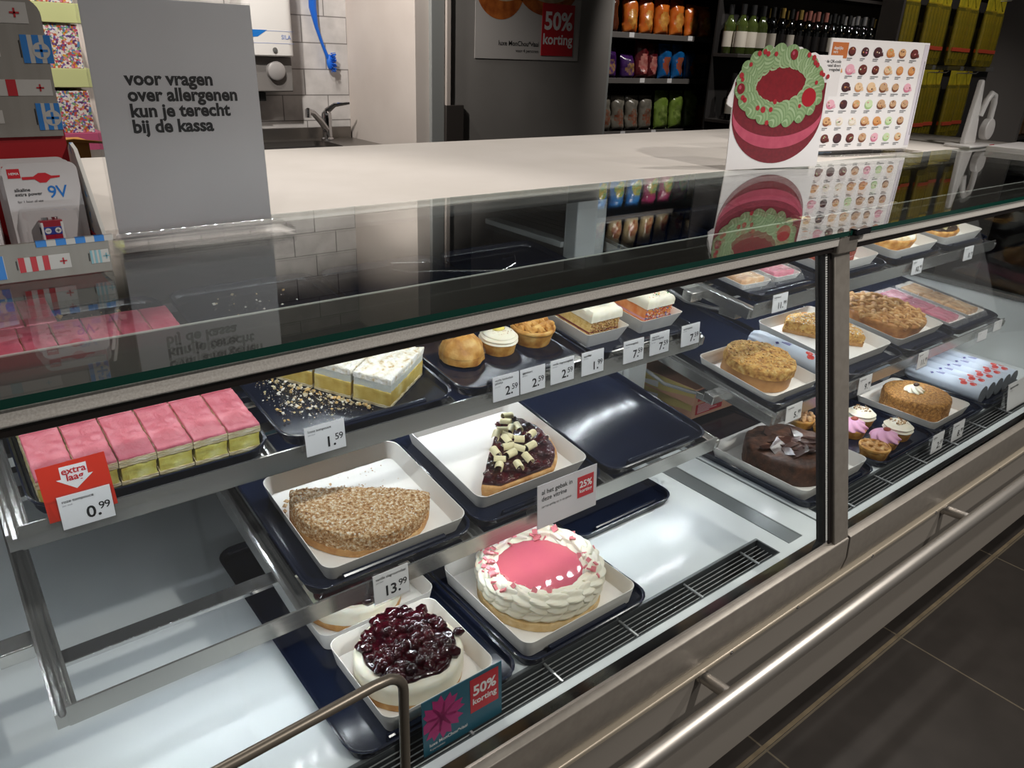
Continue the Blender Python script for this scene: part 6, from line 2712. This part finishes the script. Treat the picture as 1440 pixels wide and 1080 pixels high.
for z, sq, y in seqs:
    for k, c in enumerate(sq):
        for row in range(2 if z == 1.575 else 1):
            lab = '%s %s%s' % (nmz[c], 'behind others ' if row else '', where[z])
            grp = '%s %s' % (nmz[c] + 's', ('back row ' if row else '') + where[z])
            loc = (5.43 + k * .128, y + row * .118, z + .001)
            if c not in pb:
                pb[c] = bottle('wine_bottle', lab, loc, *specs[c], grp=grp)
            else:
                dup(pb[c], loc, None, lab, grp)

# hanging packs of yellow sticks
t = thing('hook_rack', 'dark metal rack with bars holding the yellow snack stick packs', 'rack', (3.72, 1.93, 0))
b = MB()
b.box(0, 1.25, .06, .08, 0, 2.5)
b.build('rack_back', M['wall_dark'], t)
b = MB()
b.box(-.02, .0, -.02, .08, 0, 2.5)
b.build('rack_side', SM, t)
for z in (1.53, 1.885, 2.24):
    b = MB()
    b.box(0, 1.25, .035, .06, z, z + .022)
    b.build('cross_bar', M['steel'], t, .002)
hk = None
FILM_Y = glass('yellow_clear_film', (0.92, 0.82, 0.22, 1), 1.45, .08, film=((.42, .36, .06, 1), .16), bump=.5)
STK = mat('olive_yellow_stick', C('#7d6f20'), .4, col2=C('#6a6420'), scale=60, bump=.5, bscale=120)
TOPF = mat('yellow_pack_header', C('#b5a024'), .35, col2=C('#8f861e'), scale=20, bump=.3, bscale=30, dist=.01)
s0 = None
for z, xs, nm in ((1.885, [0.06, .215, .37, .525, .68, .835, .99], 'upper'), (1.53, [.14, .30, .46, .62, .80], 'lower')):
    for k, x in enumerate(xs):
        lab = '%s yellow pack of snack sticks from the left in the %s hanging row' % (ords[k], nm)
        loc = (3.72 + x + .07, 1.945 - .03 * (k % 2), z)
        if s0 is None:
            s0 = thing('snack_stick_pack', lab, 'snack pack', loc, 0, 0, 'yellow snack stick packs on hooks')
            w, h = .135, .33
            b = MB()
            b.loft([[(x_, y_, zz) for x_, y_, _ in rrect(w * sc, dd, dd * .45, 4)] for sc, dd, zz in ((.95, .006, -h), (1, .020, -h + .02), (1.0, .026, -h * .5), (1, .018, -.075), (.97, .006, -.065))], True, True)
            b.build('clear_pouch', FILM_Y, s0)
            b = MB()
            b.box(-w * .5, w * .5, -.002, .002, -.070, .0)
            b.build('pack_header', TOPF, s0, .001)
            sk = None
            for q in range(4):
                xx = -w * .36 + q * w * .24
                if sk is None:
                    b = MB()
                    b.tube([(0, 0, -h + .03), (.001, 0, -h + .10), (-.001, 0, -.16), (0, 0, -.085)], [.0085, .0105, .0105, .009], 10)
                    sk = b.build('snack_stick', STK, s0)
                    sk.location = (xx, 0, 0)
                else:
                    copy_part(sk, (xx, 0, 0))
            b = MB()
            b.box(-w * .42, w * .42, -.0145, .0145, -h + .065, -h + .082)
            b.build('orange_band', mat('orange_band', C('#a8402a'), .4), s0)
            b = MB()
            b.tube([(0, .02, -.012), (0, -.05, -.010), (0, -.058, -.002)], .0028, 8)
            b.build('hang_hook', M['steel'], s0)
        else:
            dup(s0, loc, .04 * math.sin(k * 3), lab)

# jar shelf and lamp at the right edge
t = thing('jar_shelving', 'narrow grey shelf unit with jars at the right edge', 'shelving', (5.30, 1.86, 0))
for z in (1.18, 1.42, 1.70, 2.02):
    b = MB()
    b.box(0, .60, 0, .35, z - .018, z)
    b.build('shelf_board', SM, t, .002)
b = MB()
b.box(-.03, 0, 0, .35, 0, 2.4)
b.build('side_panel', mat('grey_side_panel', C('#6d6966'), .5), t)
b = MB()
b.box(0, .60, -.006, .0, 1.995, 2.02)
b.build('red_edge', M['red_card'], t)
j0 = None
for z in (1.18, 1.42):
    for k in range(5):
        lab = 'brown jar with dark lid %s of the narrow unit' % ('on the lower shelf' if z < 1.3 else 'on the upper shelf')
        loc = (5.36 + k * .105, 1.95, z + .001)
        if j0 is None:
            j0 = thing('spread_jar', lab, 'jar', loc, 0, 0, 'jars %s' % lab[24:])
            b = MB()
            b.lathe([(.036, 0), (.042, .006), (.042, .10), (.034, .118), (.034, .125)], 20)
            b.build('jar_glass', mat('brown_jar', C('#6a4a2c'), .15, col2=C('#8a6a48'), scale=20), j0)
            b = MB()
            b.lathe([(.037, .122), (.037, .145), (.034, .148)], 20)
            b.build('jar_lid', BLK, j0)
        else:
            dup(j0, loc, None, lab, 'jars %s' % lab[24:])
t = thing('pendant_lamp', 'small glowing warm bulb hanging at the far right top', 'lamp', (7.55, 3.0, 3.15))
b = MB()
b.tube([(0, 0, 0), (0, 0, -1.02)], .006, 8)
b.build('lamp_cord', M['black'], t)
b = MB()
b.lathe([(.02, -1.06), (.03, -1.04), (.02, -1.0)], 16)
b.build('lamp_socket', M['black'], t)
b = MB()
b.ball((0, 0, -1.11), .055, 16, 10)
b.build('lamp_bulb', mat('warm_bulb', C('#ffe3b0'), .4, emit=(1, .72, .40, 1), estr=9.0), t)
